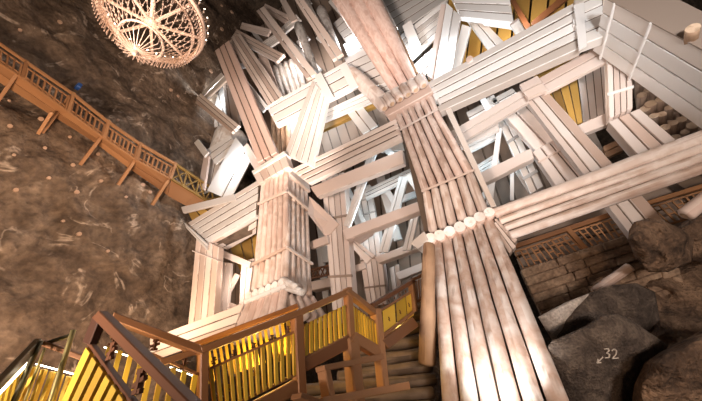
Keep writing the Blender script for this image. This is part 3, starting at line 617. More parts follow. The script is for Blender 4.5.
# ================================================================== WALKWAY ON THE ROCK WALL
OW = 1.25
wk = empty('wall_walkway', P(0, 98, ('W', .4)), 'orange-brown wooden walkway with baluster railing hung along the rock wall', 'walkway')
def seg_pts(pts, n):
    out = []
    for (a, b_) in zip(pts, pts[1:]):
        for i in range(n): out.append((lerp(a[0], b_[0], i / n), lerp(a[1], b_[1], i / n)))
    return out + [pts[-1]]
def wline(t, o, y0=0):   # top rail y at x
    return 0
top = [(-42, 15), (26, 62), (73, 94), (108, 122), (140, 144), (175, 164)]
bot = [(-42, 36), (22, 78), (68, 112), (104, 138), (136, 160), (170, 179)]
inn = [(-60, 42), (4, 86), (52, 116), (92, 141), (128, 168), (168, 196)]
rl = bmesh.new()
for pts, wpx in ((top, 2.6), (bot, 2.0)):
    for a, b_ in zip(pts, pts[1:]): bar(rl, P(*a, ('W', OW)), P(*b_, ('W', OW)), barpx(wpx, a, ('W', OW)))
mid = [(lerp(t[0], b_[0], .28), lerp(t[1], b_[1], .28)) for t, b_ in zip(top, bot)]
for a, b_ in zip(mid, mid[1:]): bar(rl, P(*a, ('W', OW)), P(*b_, ('W', OW)), barpx(1.3, a, ('W', OW)))
low2 = [(lerp(t[0], b_[0], .82), lerp(t[1], b_[1], .82)) for t, b_ in zip(top, bot)]
for a, b_ in zip(low2, low2[1:]): bar(rl, P(*a, ('W', OW)), P(*b_, ('W', OW)), barpx(1.2, a, ('W', OW)))
child('handrail', rl, ['walk'], wk)
for s in range(5):
    nb = 10 if s == 0 else 8
    for k in range(nb):
        t = (k + .5) / nb
        a = (lerp(mid[s][0], mid[s + 1][0], t), lerp(mid[s][1], mid[s + 1][1], t)); b_ = (lerp(bot[s][0], bot[s + 1][0], t), lerp(bot[s][1], bot[s + 1][1], t))
        bm = bmesh.new(); bar(bm, P(*a, ('W', OW)), P(*b_, ('W', OW)), barpx(1.5, a, ('W', OW)) * (1.8 if k % 2 else .8), barpx(1.2, a, ('W', OW))); child('baluster', bm, ['walk'], wk)
for (t, b_) in zip(top[1:], bot[1:]):
    bm = bmesh.new(); bar(bm, P(t[0] + .7, t[1] - 1.2, ('W', OW)), P(*b_, ('W', OW)), barpx(2.6, t, ('W', OW))); child('post', bm, ['walk'], wk)
for s in range(5):      # deck boards seen from below
    for k in range(2):
        f0, f1 = k / 2 + .02, (k + 1) / 2 - .02
        o0, i0, o1, i1 = bot[s], inn[s], bot[s + 1], inn[s + 1]
        A = (lerp(P(*o0, ('W', OW)), P(*i0, ('W', .45)), f0), lerp(P(*o0, ('W', OW)), P(*i0, ('W', .45)), f1))
        Bq = (lerp(P(*o1, ('W', OW)), P(*i1, ('W', .45)), f0), lerp(P(*o1, ('W', OW)), P(*i1, ('W', .45)), f1))
        bm = bmesh.new(); add_prism(bm, A, Bq, UP * .12); child('deck_board', bm, ['walk'], wk)
for (x0, y0, x1, y1) in [(17, 74, -2, 101), (70, 96, 42, 133), (52, 112, 38, 134), (104, 133, 80, 165), (137, 157, 118, 185), (168, 180, 152, 205)]:
    bm = bmesh.new(); bar(bm, P(x0, y0, ('W', OW)), P(x1, y1, ('W', .35)), barpx(2.6, (x0, y0), ('W', 1))); child('bracket', bm, ['walk'], wk)
# end bay with crossed braces
e_t = [(175, 164), (199, 180), (224, 196)]; e_b = [(171, 179), (196, 194), (214, 206)]; e_i = [(168, 196), (184, 205), (202, 214)]
rl = bmesh.new()
ew = [('W', OW), ('W', OW), ('W', OW)]
for pts, wpx in ((e_t, 2.4), (e_b, 2)):
    for a, b_ in zip(pts, pts[1:]): bar(rl, P(*a, ('W', OW)), P(*b_, ('W', OW)), barpx(wpx, a, ('W', OW)))
for i in range(2):
    for k in range(2):
        t0, t1 = k / 2, (k + 1) / 2
        ta = (lerp(e_t[i][0], e_t[i + 1][0], t0), lerp(e_t[i][1], e_t[i + 1][1], t0)); tb = (lerp(e_t[i][0], e_t[i + 1][0], t1), lerp(e_t[i][1], e_t[i + 1][1], t1))
        ba = (lerp(e_b[i][0], e_b[i + 1][0], t0), lerp(e_b[i][1], e_b[i + 1][1], t0)); bb = (lerp(e_b[i][0], e_b[i + 1][0], t1), lerp(e_b[i][1], e_b[i + 1][1], t1))
        for a, b_ in ((ta, bb), (ba, tb), (ta, ba)): bar(rl, P(*a, ('W', OW)), P(*b_, ('W', OW)), barpx(1.2, a, ('W', OW)))
child('crossed_rail', rl, ['gold'], wk)
for s in range(2):
    A = (P(*e_b[s], ('W', OW)), P(*e_i[s], ('W', .45))); Bq = (P(*e_b[s + 1], ('W', OW)), P(*e_i[s + 1], ('W', .45)))
    bm = bmesh.new(); add_prism(bm, A, Bq, UP * .12); child('deck_board', bm, ['walk'], wk)
bm = bmesh.new(); c = P(76, 85, ('W', .9)); s = barpx(3.6, (76, 85), ('W', .9))
add_prism(bm, (c + Vector((-s, 0, -s * .8)), c + Vector((s, 0, -s))), (c + Vector((-s * .8, 0, s)), c + Vector((s, 0, s * .7))), YY * s, bevel=.2)
tag(link('bag', bm, ['blue']), 'small blue bag on the walkway against the rock wall', 'bag')

# pale round anchor plates on the rock
plates = [(70, 137), (45, 148), (14, 155), (73, 165), (10, 126), (98, 154), (101, 181), (126, 197), (16, 190), (49, 178), (77, 192), (63, 221), (108, 251), (79, 234), (143, 185), (9, 101), (41, 119), (71, 138), (204, 18), (222, 6), (211, 71), (186, 60), (178, 96), (171, 90), (222, 29), (232, 12), (150, 192), (118, 120), (20, 30), (60, 22), (205, 30)]
for k, (x, y) in enumerate(plates):
    if k == 17: continue
    p = onwall(x, y, .03); n = (NW + Vector((0, 0, -.1))).normalized(); r = barpx(random.uniform(1.3, 2.3), (x, y), ('W', 0))
    bm = bmesh.new(); add_log(bm, p - n * .05, p + n * .05, r, r * .85, 0, 0, seg=10, rings=1, wob=.1, dome=0)
    o = link('anchor_plate', bm, ['plate'], origin=p); tag(o, 'small pale round anchor plate fixed on the brown rock wall', 'plate', 'anchor plates on the rock wall')

# ================================================================== CHANDELIER
hub = P(151, 23, ('d', 8.0))
ch = empty('chandelier', hub, 'huge round salt-crystal chandelier with eight spokes hanging by the rock wall', 'chandelier')
def ringbm(bm, c, R, r, seg=64, mi=0, tub=8):
    rows = []
    for i in range(seg):
        a = 2 * math.pi * i / seg; d = Vector((math.cos(a), math.sin(a), 0)); row = []
        for j in range(tub):
            b_ = 2 * math.pi * j / tub; row.append(bm.verts.new(c + d * (R + r * math.cos(b_)) + UP * r * math.sin(b_)))
        rows.append(row)
    for i in range(seg):
        for j in range(tub):
            f = bm.faces.new([rows[i][j], rows[(i + 1) % seg][j], rows[(i + 1) % seg][(j + 1) % tub], rows[i][(j + 1) % tub]]); f.smooth = True
RW = 1.32
bm = bmesh.new(); ringbm(bm, hub + UP * .32, RW, .085); child('outer_rim', bm, ['crystal'], ch)
bm = bmesh.new(); ringbm(bm, hub + UP * .5, RW * 1.02, .03); child('candle_rim', bm, ['crystal'], ch)
bm = bmesh.new(); ringbm(bm, hub - UP * 1.05, .50, .035, 40); child('lower_ring', bm, ['crystal'], ch)
bm = bmesh.new(); ringbm(bm, hub - UP * .0, 1.10, .03); child('middle_ring', bm, ['crystal'], ch)
bm = bmesh.new(); add_log(bm, hub - UP * .12, hub + UP * .35, .17, .2, wob=0); child('hub', bm, ['crystal'], ch)
bm = bmesh.new(); add_log(bm, hub + UP * .3, hub + UP * 24, .03, .03, wob=0); child('suspension_cable', bm, ['iron'], ch)
for k in range(8):
    a = 2 * math.pi * (k + .35) / 8; d = Vector((math.cos(a), math.sin(a), 0))
    bm = bmesh.new(); bar(bm, hub + d * .1, hub + d * RW + UP * .32, .07); child('spoke', bm, ['crystal'], ch)
def beads(bm, pts, r):
    for p in pts:
        vs = [bm.verts.new(p + v * r) for v in (XX, YY, -XX, -YY, UP * 1.3, -UP * 1.3)]
        for i in range(4):
            bm.faces.new([vs[i], vs[(i + 1) % 4], vs[4]]); bm.faces.new([vs[(i + 1) % 4], vs[i], vs[5]])
def thread(bm, pts, r):
    for a, b_ in zip(pts, pts[1:]): bar(bm, a, b_, r)
for k in range(30):
    a = 2 * math.pi * k / 30
    for sgn in (1, -1):
        pts = []
        for i in range(11):
            t = i / 10; rr = lerp(RW, .50, t); aa = a + sgn * .55 * t; z = .32 - 1.37 * (t ** 1.3) - .12 * math.sin(math.pi * t)
            pts.append(hub + Vector((math.cos(aa) * rr, math.sin(aa) * rr, z)))
        bm = bmesh.new(); thread(bm, pts, .010); beads(bm, pts, .026); child('bead_strand', bm, ['crystal'], ch)
bm = bmesh.new()
for k in range(90):
    a = 2 * math.pi * k / 90
    p = hub + Vector((math.cos(a) * RW, math.sin(a) * RW, .29)); q = p - UP * .5 - Vector((math.cos(a), math.sin(a), 0)) * .06
    thread(bm, [p, q], .022)
for k in range(60):
    a = 2 * math.pi * k / 60; p = hub + Vector((math.cos(a) * 1.10, math.sin(a) * 1.10, 0)); thread(bm, [p, p - UP * .42], .022)
o = child('pendant_fringe', bm, ['crystal'], ch); o['kind'] = 'stuff'
bm = bmesh.new()
for k in range(26):
    a = 2 * math.pi * k / 26; p = hub + Vector((math.cos(a) * .5, math.sin(a) * .5, -1.05)); thread(bm, [p, p - UP * .3, hub - UP * 1.7], .014)
o = child('lower_pendants', bm, ['crystal'], ch); o['kind'] = 'stuff'
bm = bmesh.new(); add_log(bm, hub - UP * 1.8, hub - UP * 1.6, .05, .08, wob=0); child('finial', bm, ['crystal'], ch)
for k in range(36):
    a = 2 * math.pi * k / 36; d = Vector((math.cos(a), math.sin(a), 0)); p = hub + d * RW * 1.08 + UP * .5
    bm = bmesh.new(); bar(bm, hub + d * RW + UP * .35, p, .025); add_log(bm, p, p + UP * .22, .026, .022, wob=0, seg=6, rings=1); c = child('candle', bm, ['crystal'], ch)
    bm = bmesh.new(); add_log(bm, p + UP * .22, p + UP * .29, .022, .012, wob=0, seg=6, rings=1); child('bulb', bm, ['bulb'], c)

# ================================================================== STAIRS WITH LIT BALUSTERS
def R_of(x, y, d): p = P(x, y, ('d', d)); return math.hypot(p.x, p.y)
class Rail:      # a run of railing: pixel end points with depths -> plan radius, so uprights stay plumb
    def __init__(s, x0, d0, x1, d1, top, bot):
        s.x0, s.x1, s.top, s.bot = x0, x1, top, bot
        s.a = P(*top[0], ('d', d0)); s.b = P(*top[1], ('d', d1))
    def pt(s, t, line=None, y=None):     # point at fraction t on the vertical sheet through a,b, under the image point
        line = line or s.top
        x = lerp(line[0][0], line[1][0], t); yy = lerp(line[0][1], line[1][1], t)
        return s.px(x, yy)
    def px(s, x, y):
        n = (s.b - s.a).cross(UP).normalized(); r = ray(x, y)
        return EYE + r * ((s.a - EYE).dot(n) / r.dot(n))
st = empty('staircase', P(300, 401, ('d', 3.6)), 'brown wooden staircase with railings and yellow-lit flat balusters climbing from lower left', 'staircase')
def rbar(r, a, b_, wpx, name, mat='rail', dpth=None):
    A, Bq = r.px(*a), r.px(*b_)
    n = (r.b - r.a).cross(UP).normalized()
    def wd(x, y): p = r.px(x, y); return wpx * -(M3.transposed() @ (p - EYE)).z / F
    w = (wd(*a) + wd(*b_)) / 2
    dx, dy = b_[0] - a[0], b_[1] - a[1]; l = math.hypot(dx, dy); ox, oy = -dy / l * wpx / 2, dx / l * wpx / 2
    p = [r.px(a[0] + ox, a[1] + oy), r.px(a[0] - ox, a[1] - oy), r.px(b_[0] + ox, b_[1] + oy), r.px(b_[0] - ox, b_[1] - oy)]
    tk = dpth or w
    if n.dot(A - EYE) < 0: n = -n
    bm = bmesh.new(); add_prism(bm, (p[0] - n * tk / 2, p[1] - n * tk / 2), (p[2] - n * tk / 2, p[3] - n * tk / 2), n * tk, bevel=.12)
    return child(name, bm, [mat], st)
def slats(r, t0, t1, n, top, bot, wfrac=.55, mat='slat', holes=True):
    nn = (r.b - r.a).cross(UP).normalized()
    for k in range(n):
        t = lerp(t0, t1, (k + .5) / n); h = (t1 - t0) / n * wfrac / 2
        q = []
        for tt, ln in ((t - h, top), (t + h, top), (t - h, bot), (t + h, bot)):
            q.append(r.px(lerp(ln[0][0], ln[1][0], tt), lerp(ln[0][1], ln[1][1], tt)))
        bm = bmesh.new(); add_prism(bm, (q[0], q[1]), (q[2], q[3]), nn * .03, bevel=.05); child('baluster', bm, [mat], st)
def ornament(r, x, y, s, mat='darkrail'):
    c = r.px(x, y); k = s * -(M3.transposed() @ (c - EYE)).z / F
    d = (r.b - r.a); d.z = 0; d.normalize(); n = d.cross(UP)
    bm = bmesh.new()
    bar(bm, c - UP * k, c + UP * k, k * .5); bar(bm, c - d * k * .8 - UP * k * .3, c + d * k * .8 + UP * k * .2, k * .4)
    bar(bm, c - d * k * .5 + UP * k * .8, c + d * k * .5 + UP * k * .8, k * .45); bar(bm, c - d * k * .6 - UP * k * .8, c + d * k * .6 - UP * k * .8, k * .4)
    child('carved_ornament', bm, [mat], st)
# run 1 (N0 -> N1 -> N2), near side
r1 = Rail(0, 2.6, 0, 4.2, [(200, 352), (344, 292)], None)
rbar(r1, (199, 351.5), (298, 313.5), 6.5, 'handrail', dpth=.14)
rbar(r1, (297, 314), (347, 292), 6.2, 'handrail', dpth=.14)
rbar(r1, (204, 371), (296, 331), 2.6, 'middle_rail')
rbar(r1, (301, 327), (346, 306), 2.2, 'middle_rail')
rbar(r1, (236, 404), (297, 374), 3.0, 'bottom_rail')
rbar(r1, (240, 416), (297, 386), 14, 'stringer', dpth=.1)
rbar(r1, (302, 358), (349, 335), 3.0, 'bottom_rail')
rbar(r1, (302, 366), (349, 341), 13, 'stringer', dpth=.1)
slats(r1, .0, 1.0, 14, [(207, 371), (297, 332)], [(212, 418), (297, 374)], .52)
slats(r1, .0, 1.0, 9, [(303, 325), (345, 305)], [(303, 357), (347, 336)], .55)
rbar(r1, (203, 350), (202, 420), 8.5, 'newel_post', dpth=.12)
rbar(r1, (296.5, 311), (301, 420), 8.5, 'newel_post', dpth=.13)
rbar(r1, (347.5, 288), (350.5, 342), 5.5, 'newel_post', dpth=.12)
rbar(r1, (350, 338), (358, 420), 10.5, 'support_post', 'walk', dpth=.18)
for (x, y) in [(214, 359), (234, 352), (254, 345), (272, 337), (288, 328)]: ornament(r1, x, y + 1.5, 3.2)
for (x, y) in [(228, 388), (255, 372), (279, 358)]: ornament(r1, x, y, 3.2, 'slat')
# far side of run 1
r1b = Rail(0, 3.4, 0, 4.3, [(190, 345), (295, 306)], None)
rbar(r1b, (182, 350), (297, 306.5), 5.0, 'handrail', dpth=.12)
slats(r1b, 0, 1, 17, [(200, 352), (296, 318)], [(205, 385), (300, 350)], .5)
rbar(r1b, (200, 353), (297, 317), 1.6, 'middle_rail')
# run 3 (landing, N2 -> N3)
r3 = Rail(0, 4.2, 0, 4.6, [(347, 292), (377, 314)], None)
rbar(r3, (346, 291), (377, 315), 5, 'handrail', dpth=.12)
rbar(r3, (349, 304), (378, 325), 2.0, 'middle_rail')
slats(r3, 0.04, .97, 9, [(350, 305), (377, 325)], [(352, 336), (379, 352)], .5)
rbar(r3, (351, 337), (380, 354), 11, 'stringer', dpth=.1)
rbar(r3, (375.5, 309), (383.5, 392), 5.5, 'support_post', 'walk', dpth=.14)
rbar(r3, (320, 369), (380, 357), 6, 'cross_beam', 'walk', dpth=.15)
rbar(r3, (323, 366), (329, 400), 6, 'support_post', 'walk', dpth=.14)
rbar(r3, (318, 402), (406, 386), 8, 'cross_beam', 'walk', dpth=.15)
rbar(r3, (296, 396), (330, 408), 6, 'cross_beam', 'walk', dpth=.15)
# flight 2
r2 = Rail(0, 4.6, 0, 6.6, [(374, 305), (413, 281)], None)
rbar(r2, (371, 306), (413, 281), 4.2, 'handrail', 'darkrail', dpth=.12)
rbar(r2, (380, 311), (412, 291), 2, 'middle_rail')
rbar(r2, (383, 335), (413, 312), 3, 'bottom_rail')
rbar(r2, (383, 345), (414, 322), 11, 'stringer', dpth=.1)
for (a, b_) in [((382.5, 311), (394, 304)), ((396, 303), (405, 297)), ((406, 296.5), (412, 293))]:
    bm = bmesh.new(); nn = YY * .03
    add_prism(bm, (r2.px(*a), r2.px(a[0] + 1.5, a[1] + 23)), (r2.px(*b_), r2.px(b_[0] + 1.5, b_[1] + 22)), nn); child('panel_board', bm, ['slat'], st)
for (x, y) in [(389, 319), (400, 312), (409, 305)]: ornament(r2, x, y, 2.0)
for k in range(7): x = lerp(378, 411, k / 6); ornament(r2, x, lerp(307, 287, k / 6) + 1, 1.3)
rbar(r2, (411.5, 281), (414, 312), 3.5, 'newel_post', dpth=.12)
r4 = Rail(0, 6.5, 0, 6.8, [(411, 281), (426, 274)], None)
rbar(r4, (410, 281), (428, 273), 3, 'handrail', dpth=.1)
rbar(r4, (413, 303), (428, 297), 3, 'bottom_rail', dpth=.1)
slats(r4, .05, .95, 6, [(412, 283), (427, 276)], [(413, 302), (428, 296)], .45, 'rail')
# landing rail, left (toward the wall side)
r5 = Rail(0, 2.35, 0, 2.6, [(116, 318), (201, 352)], None)
rbar(r5, (112, 317.5), (203, 352), 8.5, 'handrail', dpth=.12)
rbar(r5, (110, 336), (200, 375), 3.0, 'middle_rail')
slats(r5, .0, 1, 9, [(104, 346), (200, 377)], [(88, 401), (190, 440)], .45)
for (x, y) in [(113, 353 - 10), (155, 345), (184, 364)]: ornament(r5, x, y, 5)
for (a, b_) in [((104, 347), (122, 354)), ((122, 354), (131, 357)), ((170, 367), (196, 377))]:
    bm = bmesh.new(); bar(bm, r5.px(*a), r5.px(*b_), .008); child('led_strip', bm, ['led'], st)
rbar(r5, (160, 363), (197, 351), 6, 'cross_beam')
# nearest handrail, lower left corner going out of the frame
r6 = Rail(0, 1.75, 0, 1.05, [(102, 316), (200, 410)], None)
rbar(r6, (100, 314.5), (212, 424), 10.5, 'handrail', 'darkrail', dpth=.055)
rbar(r6, (87, 338), (150, 424), 4, 'middle_rail', 'darkrail', dpth=.03)
rbar(r6, (101, 316), (90, 344), 7, 'newel_post', 'darkrail', dpth=.05)
for (x, y, s_) in [(112, 351, 8), (140, 381, 11)]: ornament(r6, x, y, s_)
slats(r6, .02, .8, 7, [(89, 344), (150, 426)], [(56, 420), (96, 520)], .62)
rbar(r6, (30, 438), (150, 530), 5, 'bottom_rail')

# metal-posted rail at the far lower left
lr = empty('lower_railing', P(40, 401, ('d', 2.2)), 'railing with thin brassy metal posts and glowing light strips at the lower left corner', 'railing')
st_keep = st; st = lr
r7 = Rail(0, 2.3, 0, 2.2, [(41, 341), (86, 357)], None)
rbar(r7, (39, 341), (92, 361), 5.5, 'back_rail', 'rail', dpth=.06)
rbar(r7, (41, 345), (71, 335), 3, 'tie_bar', 'iron')
slats(r7, 0, 1, 6, [(34, 366), (84, 380)], [(10, 430), (66, 440)], .42)
for (a, b_) in [((36, 364), (77, 375))]:
    bm = bmesh.new(); bar(bm, r7.px(*a), r7.px(*b_), .008); child('light_strip', bm, ['led'], lr)
r8 = Rail(0, 2.25, 0, 1.7, [(40, 341), (0, 386)], None)
rbar(r8, (40, 340), (-30, 414), 5, 'handrail', 'iron', dpth=.04)
slats(r8, 0, 1, 5, [(30, 363), (-5, 400)], [(22, 420), (-20, 440)], .5)
bm = bmesh.new(); bar(bm, r8.px(29, 362), r8.px(-4, 397), .013); child('light_strip', bm, ['led'], lr)
def postpx(a, b_, d, wpx, mat, nm='metal_post'):
    p = P(*a, ('d', d)); R = math.hypot(p.x, p.y); q = P(*b_, ('R', R)); r = wpx / 2 * d / F
    bm = bmesh.new(); add_log(bm, p, q, r, r, wob=0, dome=0, seg=14); child(nm, bm, [mat], lr)
postpx((73.5, 330), (42, 430), 2.1, 4.5, 'brass')
postpx((40, 341), (2, 430), 2.15, 5.0, 'iron')
postpx((45, 348), (14, 430), 2.2, 2.5, 'brass')
st = st_keep

# steps and retaining logs under the stairs
for i in range(9):
    y = 298 + i * 13.5; xr = 424 - (i % 3) * 2; xl = 392 - i * 11 if i < 6 else 300
    d = 6.6 - i * .27
    a = P(xl, y + 12, ('d', d)); b_ = P(xr + 12, y, ('d', d + .25)); r = 5.6 * d / F
    bm = bmesh.new(); add_log(bm, a, b_, r, r, 0, 1, wob=.1, rings=8)
    names = ['topmost', 'second', 'third', 'fourth', 'fifth', 'sixth', 'seventh', 'eighth', 'lowest']
    tag(link('retaining_log', bm, ['step', 'step']), 'dark weathered log laid across under the stairs, %s from the top' % names[i] if i not in (0, 8) else 'dark weathered log laid across under the stairs, the %s one' % names[i], 'log', 'retaining logs under the stairs')
big('wall_under_stairs', [P(310, 440, ('d', 6.0)), P(440, 440, ('d', 6.0)), P(440, 296, ('d', 8.6)), P(372, 306, ('d', 8.6))], 'darkrock', .3, YY, 'dark rubble under the stairs')
bm = bmesh.new(); add_log(bm, P(429, 243, ('d', 6.3)), P(427, 366, ('d', 5.2)), .13, .17, 0, 1, wob=.08); tag(link('leaning_log', bm, ['brown', 'brown']), 'brown upright log leaning beside the left foot of the near pillar', 'log')
bm = bmesh.new(); p = P(419, 243, 6.6); add_prism(bm, (P(410, 243, 6.7), P(418, 249, 6.7)), (P(424, 231, 6.7), P(428, 240, 6.7)), YY * .5); tag(link('wedge_block', bm, ['white']), 'white wedge block jutting left at the waist of the near pillar', 'block')

# ================================================================== RIGHT: GALLERY RAIL, MASONRY, ROCKS
DY = 8.3
g = empty('gallery_railing', P(522, 270, DY), 'brown gallery railing with geometric lattice below the great lower beam, left section', 'railing')
def gbar(par, a, b_, wpx, nm, mat='rail', pl=DY):
    bm = bmesh.new(); w_ = barpx(wpx, a, pl); bar(bm, P(*a, pl), P(*b_, pl), w_); return child(nm, bm, [mat], par)
def lattice(par, tl, tr, bl, br_, n, mat):
    bm = bmesh.new()
    def q(u, v): return P(lerp(lerp(tl[0], tr[0], u), lerp(bl[0], br_[0], u), v), lerp(lerp(tl[1], tr[1], u), lerp(bl[1], br_[1], u), v), DY)
    w_ = barpx(1.5, tl, DY)
    for k in range(n + 1): bar(bm, q(k / n, 0), q(k / n, 1), w_ * (1 if k % 2 else .7))
    for k in range(n):
        v = [.25, .55, .75, .4][k % 4]; bar(bm, q(k / n, v), q((k + 1) / n, v), w_ * .8)
        if k % 3 == 0: bar(bm, q(k / n, .25), q(min(1, (k + 2) / n), .25), w_ * .8)
    bar(bm, q(0, 0), q(1, 0), w_); bar(bm, q(0, 1), q(1, 1), w_ * 1.2)
    child('lattice', bm, [mat], par)
gbar(g, (508, 249), (619, 212), 4, 'handrail'); gbar(g, (567, 228), (591, 256), 4.5, 'post')
lattice(g, (515, 252), (567, 235), (524, 269), (584, 252), 10, 'walk'); lattice(g, (572, 232), (620, 217), (590, 250), (632, 236), 8, 'walk')
g2 = empty('gallery_railing', P(668, 222, DY), 'brown gallery railing with geometric lattice right of the slanting post', 'railing')
gbar(g2, (646, 204), (730, 178), 4, 'handrail'); lattice(g2, (652, 207), (725, 184), (670, 224), (740, 204), 11, 'walk')
B('dark_planks', 'shaded grey boards behind the gallery railing', 'boarding', [(505, 232), (522, 272), (700, 165), (710, 225)], 9.3, 3, 'timber', 'taupe', part='board', th=.1, gap=.02)
# masonry
ms = empty('stone_masonry', P(545, 315, 8.1), 'rough brown stone masonry wall beneath the gallery railing', 'wall')
rr = random.Random(5)
for row in range(9):
    u = 0
    while u < 1:
        du = rr.uniform(.10, .34); u1 = min(1, u + du)
        def q(uu, vv):
            tl, tr, bl, br_ = (520, 270), (664, 222), (556, 345), (690, 300)
            return P(lerp(lerp(tl[0], tr[0], uu), lerp(bl[0], br_[0], uu), vv), lerp(lerp(tl[1], tr[1], uu), lerp(bl[1], br_[1], uu), vv), 8.1 + rr.uniform(-.07, .05))
        v0, v1 = row / 9 + .002, (row + 1) / 9 - .002
        bm = bmesh.new(); add_prism(bm, (q(u + .002, v0), q(u + .002, v1)), (q(u1 - .002, v0), q(u1 - .002, v1)), YY * .4, bevel=.1)
        child('stone', bm, ['stone'], ms); u = u1
bm = bmesh.new(); add_prism(bm, (P(520, 270, 8.25), P(556, 345, 8.25)), (P(664, 222, 8.25), P(690, 300, 8.25)), YY * .4, bevel=0); child('mortar', bm, ['darkrock'], ms)

def boulder(name, label, outline, d, bulge, mat, tilt=(0, 0), rings=36, nz=.06, mats=None, thick=None, sub=10):
    """rock with a given outline: outline px at depth d(+tilt), bulging towards the viewer and as much away"""
    cx = sum(p[0] for p in outline) / len(outline); cy = sum(p[1] for p in outline) / len(outline)
    out = []
    for (a, b_) in zip(outline, outline[1:] + outline[:1]):
        for k in range(sub): out.append((lerp(a[0], b_[0], k / sub), lerp(a[1], b_[1], k / sub)))
    def dep(x, y): return d + tilt[0] * (x - cx) + tilt[1] * (y - cy)
    bm = bmesh.new(); n = len(out)
    def mk(side):
        R = []
        for i in range(1, rings + 1):
            s = i / rings; row = []
            for (x, y) in out:
                px, py = cx + (x - cx) * s, cy + (y - cy) * s
                b_ = bulge * (1 - s ** 5) if side < 0 else (thick or bulge * 2) * math.sqrt(max(0, 1 - s * s))
                p = P(px, py, ('d', dep(px, py) + side * b_))
                nn = (1 - abs(noise.fractal(p * 1.7, 1, 2, 3)) * 1.6) * nz * 1.1 + noise.fractal(p * 5, 1, 2, 5) * nz * .5 + noise.noise(p * .9) * nz * 1.6
                p = p + (EYE - p).normalized() * nn * (1 if s < .999 else 0)
                row.append(p)
            R.append(row)
        return R
    for side in (-1, 1):
        R = mk(side); V = []
        for i, row in enumerate(R): V.append([bm.verts.new(p) for p in row])
        c = bm.verts.new(sum((v.co for v in V[0]), Vector()) / n)
        for j in range(n):
            bm.faces.new([c, V[0][j], V[0][(j + 1) % n]])
            for i in range(len(V) - 1): bm.faces.new([V[i][j], V[i + 1][j], V[i + 1][(j + 1) % n], V[i][(j + 1) % n]])
    bmesh.ops.remove_doubles(bm, verts=bm.verts, dist=.0005)
    for f in bm.faces: f.smooth = True
    bvh = BVHTree.FromBMesh(bm)
    o = link(name, bm, [mat], smooth=True); tag(o, label, 'rock', 'rocks at the right'); return o, bvh
boulder('boulder', 'large brown rock mass filling the lower right corner', [(636, 262), (664, 246), (700, 236), (760, 225), (800, 300), (800, 440), (700, 470), (560, 470), (590, 400), (622, 372), (640, 345), (652, 325), (640, 300)], 5.4, .5, 'darkrock', tilt=(-.006, -.012), nz=.16)
boulder('boulder', 'angular greyish boulder on top at the right, under the end of the gallery railing', [(629, 230), (634, 222), (648, 218), (664, 221), (680, 228), (694, 238), (692, 262), (668, 272), (648, 272), (634, 256), (628, 240)], 4.9, .2, 'darkrock', nz=.12)
boulder('boulder', 'dark boulder behind the angular one, at the right border', [(672, 232), (690, 218), (712, 205), (760, 200), (760, 262), (690, 262), (676, 252)], 5.2, .3, 'darkrock', nz=.1)
boulder('boulder', 'upper tilted slab with a pale left face, right of the near pillar', [(556, 335), (563, 322), (576, 306), (592, 292), (612, 285), (636, 283), (655, 292), (660, 320), (640, 340), (600, 350), (565, 352)], 4.9, .12, 'slabrock', nz=.05)
boulder('slab', 'pale grey triangular stone face between near pillar and the upper tilted slab', [(538, 317), (566, 302), (592, 292), (580, 306), (568, 322), (560, 338), (552, 340)], 4.95, .1, 'palestone', nz=.02)
o32, b32 = boulder('boulder', 'front tilted slab marked with a chalk 32 and arrow', [(548, 346), (552, 341), (585, 326), (603, 315), (618, 314), (634, 322), (652, 334), (668, 345), (664, 362), (648, 385), (640, 430), (590, 430), (566, 396), (552, 362)], 4.2, .14, 'slabrock', nz=.05)
boulder('boulder', 'smooth rounded boulder low at the right of the chalk-marked slab', [(628, 430), (634, 385), (645, 362), (664, 350), (684, 340), (720, 320), (780, 330), (780, 440)], 3.9, .35, 'darkrock', nz=.12)
def chalk(strokes, par):
    bm = bmesh.new()
    for pts in strokes:
        w3 = []
        for (x, y) in pts:
            r = ray(x, y).normalized(); h = b32.ray_cast(EYE, r)
            w3.append((h[0] if h[0] else P(x, y, ('d', 4.0))) - r * .012)
        for a, b_ in zip(w3, w3[1:]): bar(bm, a, b_, .022, .012)
    o = child('chalk_mark', bm, ['chalk'], par); o['label'] = 'chalk number 32 with a small arrow'
chalk([[(604, 349), (608, 348.5), (609, 351), (606.5, 353), (609.5, 354.5), (609, 357.5), (605, 358)],
       [(611.5, 351), (614, 349), (616.5, 351), (616, 354), (612.5, 358.5), (618, 358)],
       [(597, 363), (603, 357)], [(597, 363), (598, 359)], [(597, 363), (601, 362.5)]], o32)
bm = bmesh.new(); add_log(bm, P(594, 292, ('d', 5.5)), P(631, 266, ('d', 5.3)), .085, .085, 0, 1, wob=.05); tag(link('short_log', bm, ['pink', 'endgrain']), 'short bare log lying behind the upper tilted slab', 'log')
bm = bmesh.new(); add_log(bm, P(684, 216, 6.9), P(720, 188, 6.9), .12, .12, 0, 1, wob=.05); tag(link('short_log', bm, ['pink', 'endgrain']), 'bare log end above the dark boulder at the right border', 'log')

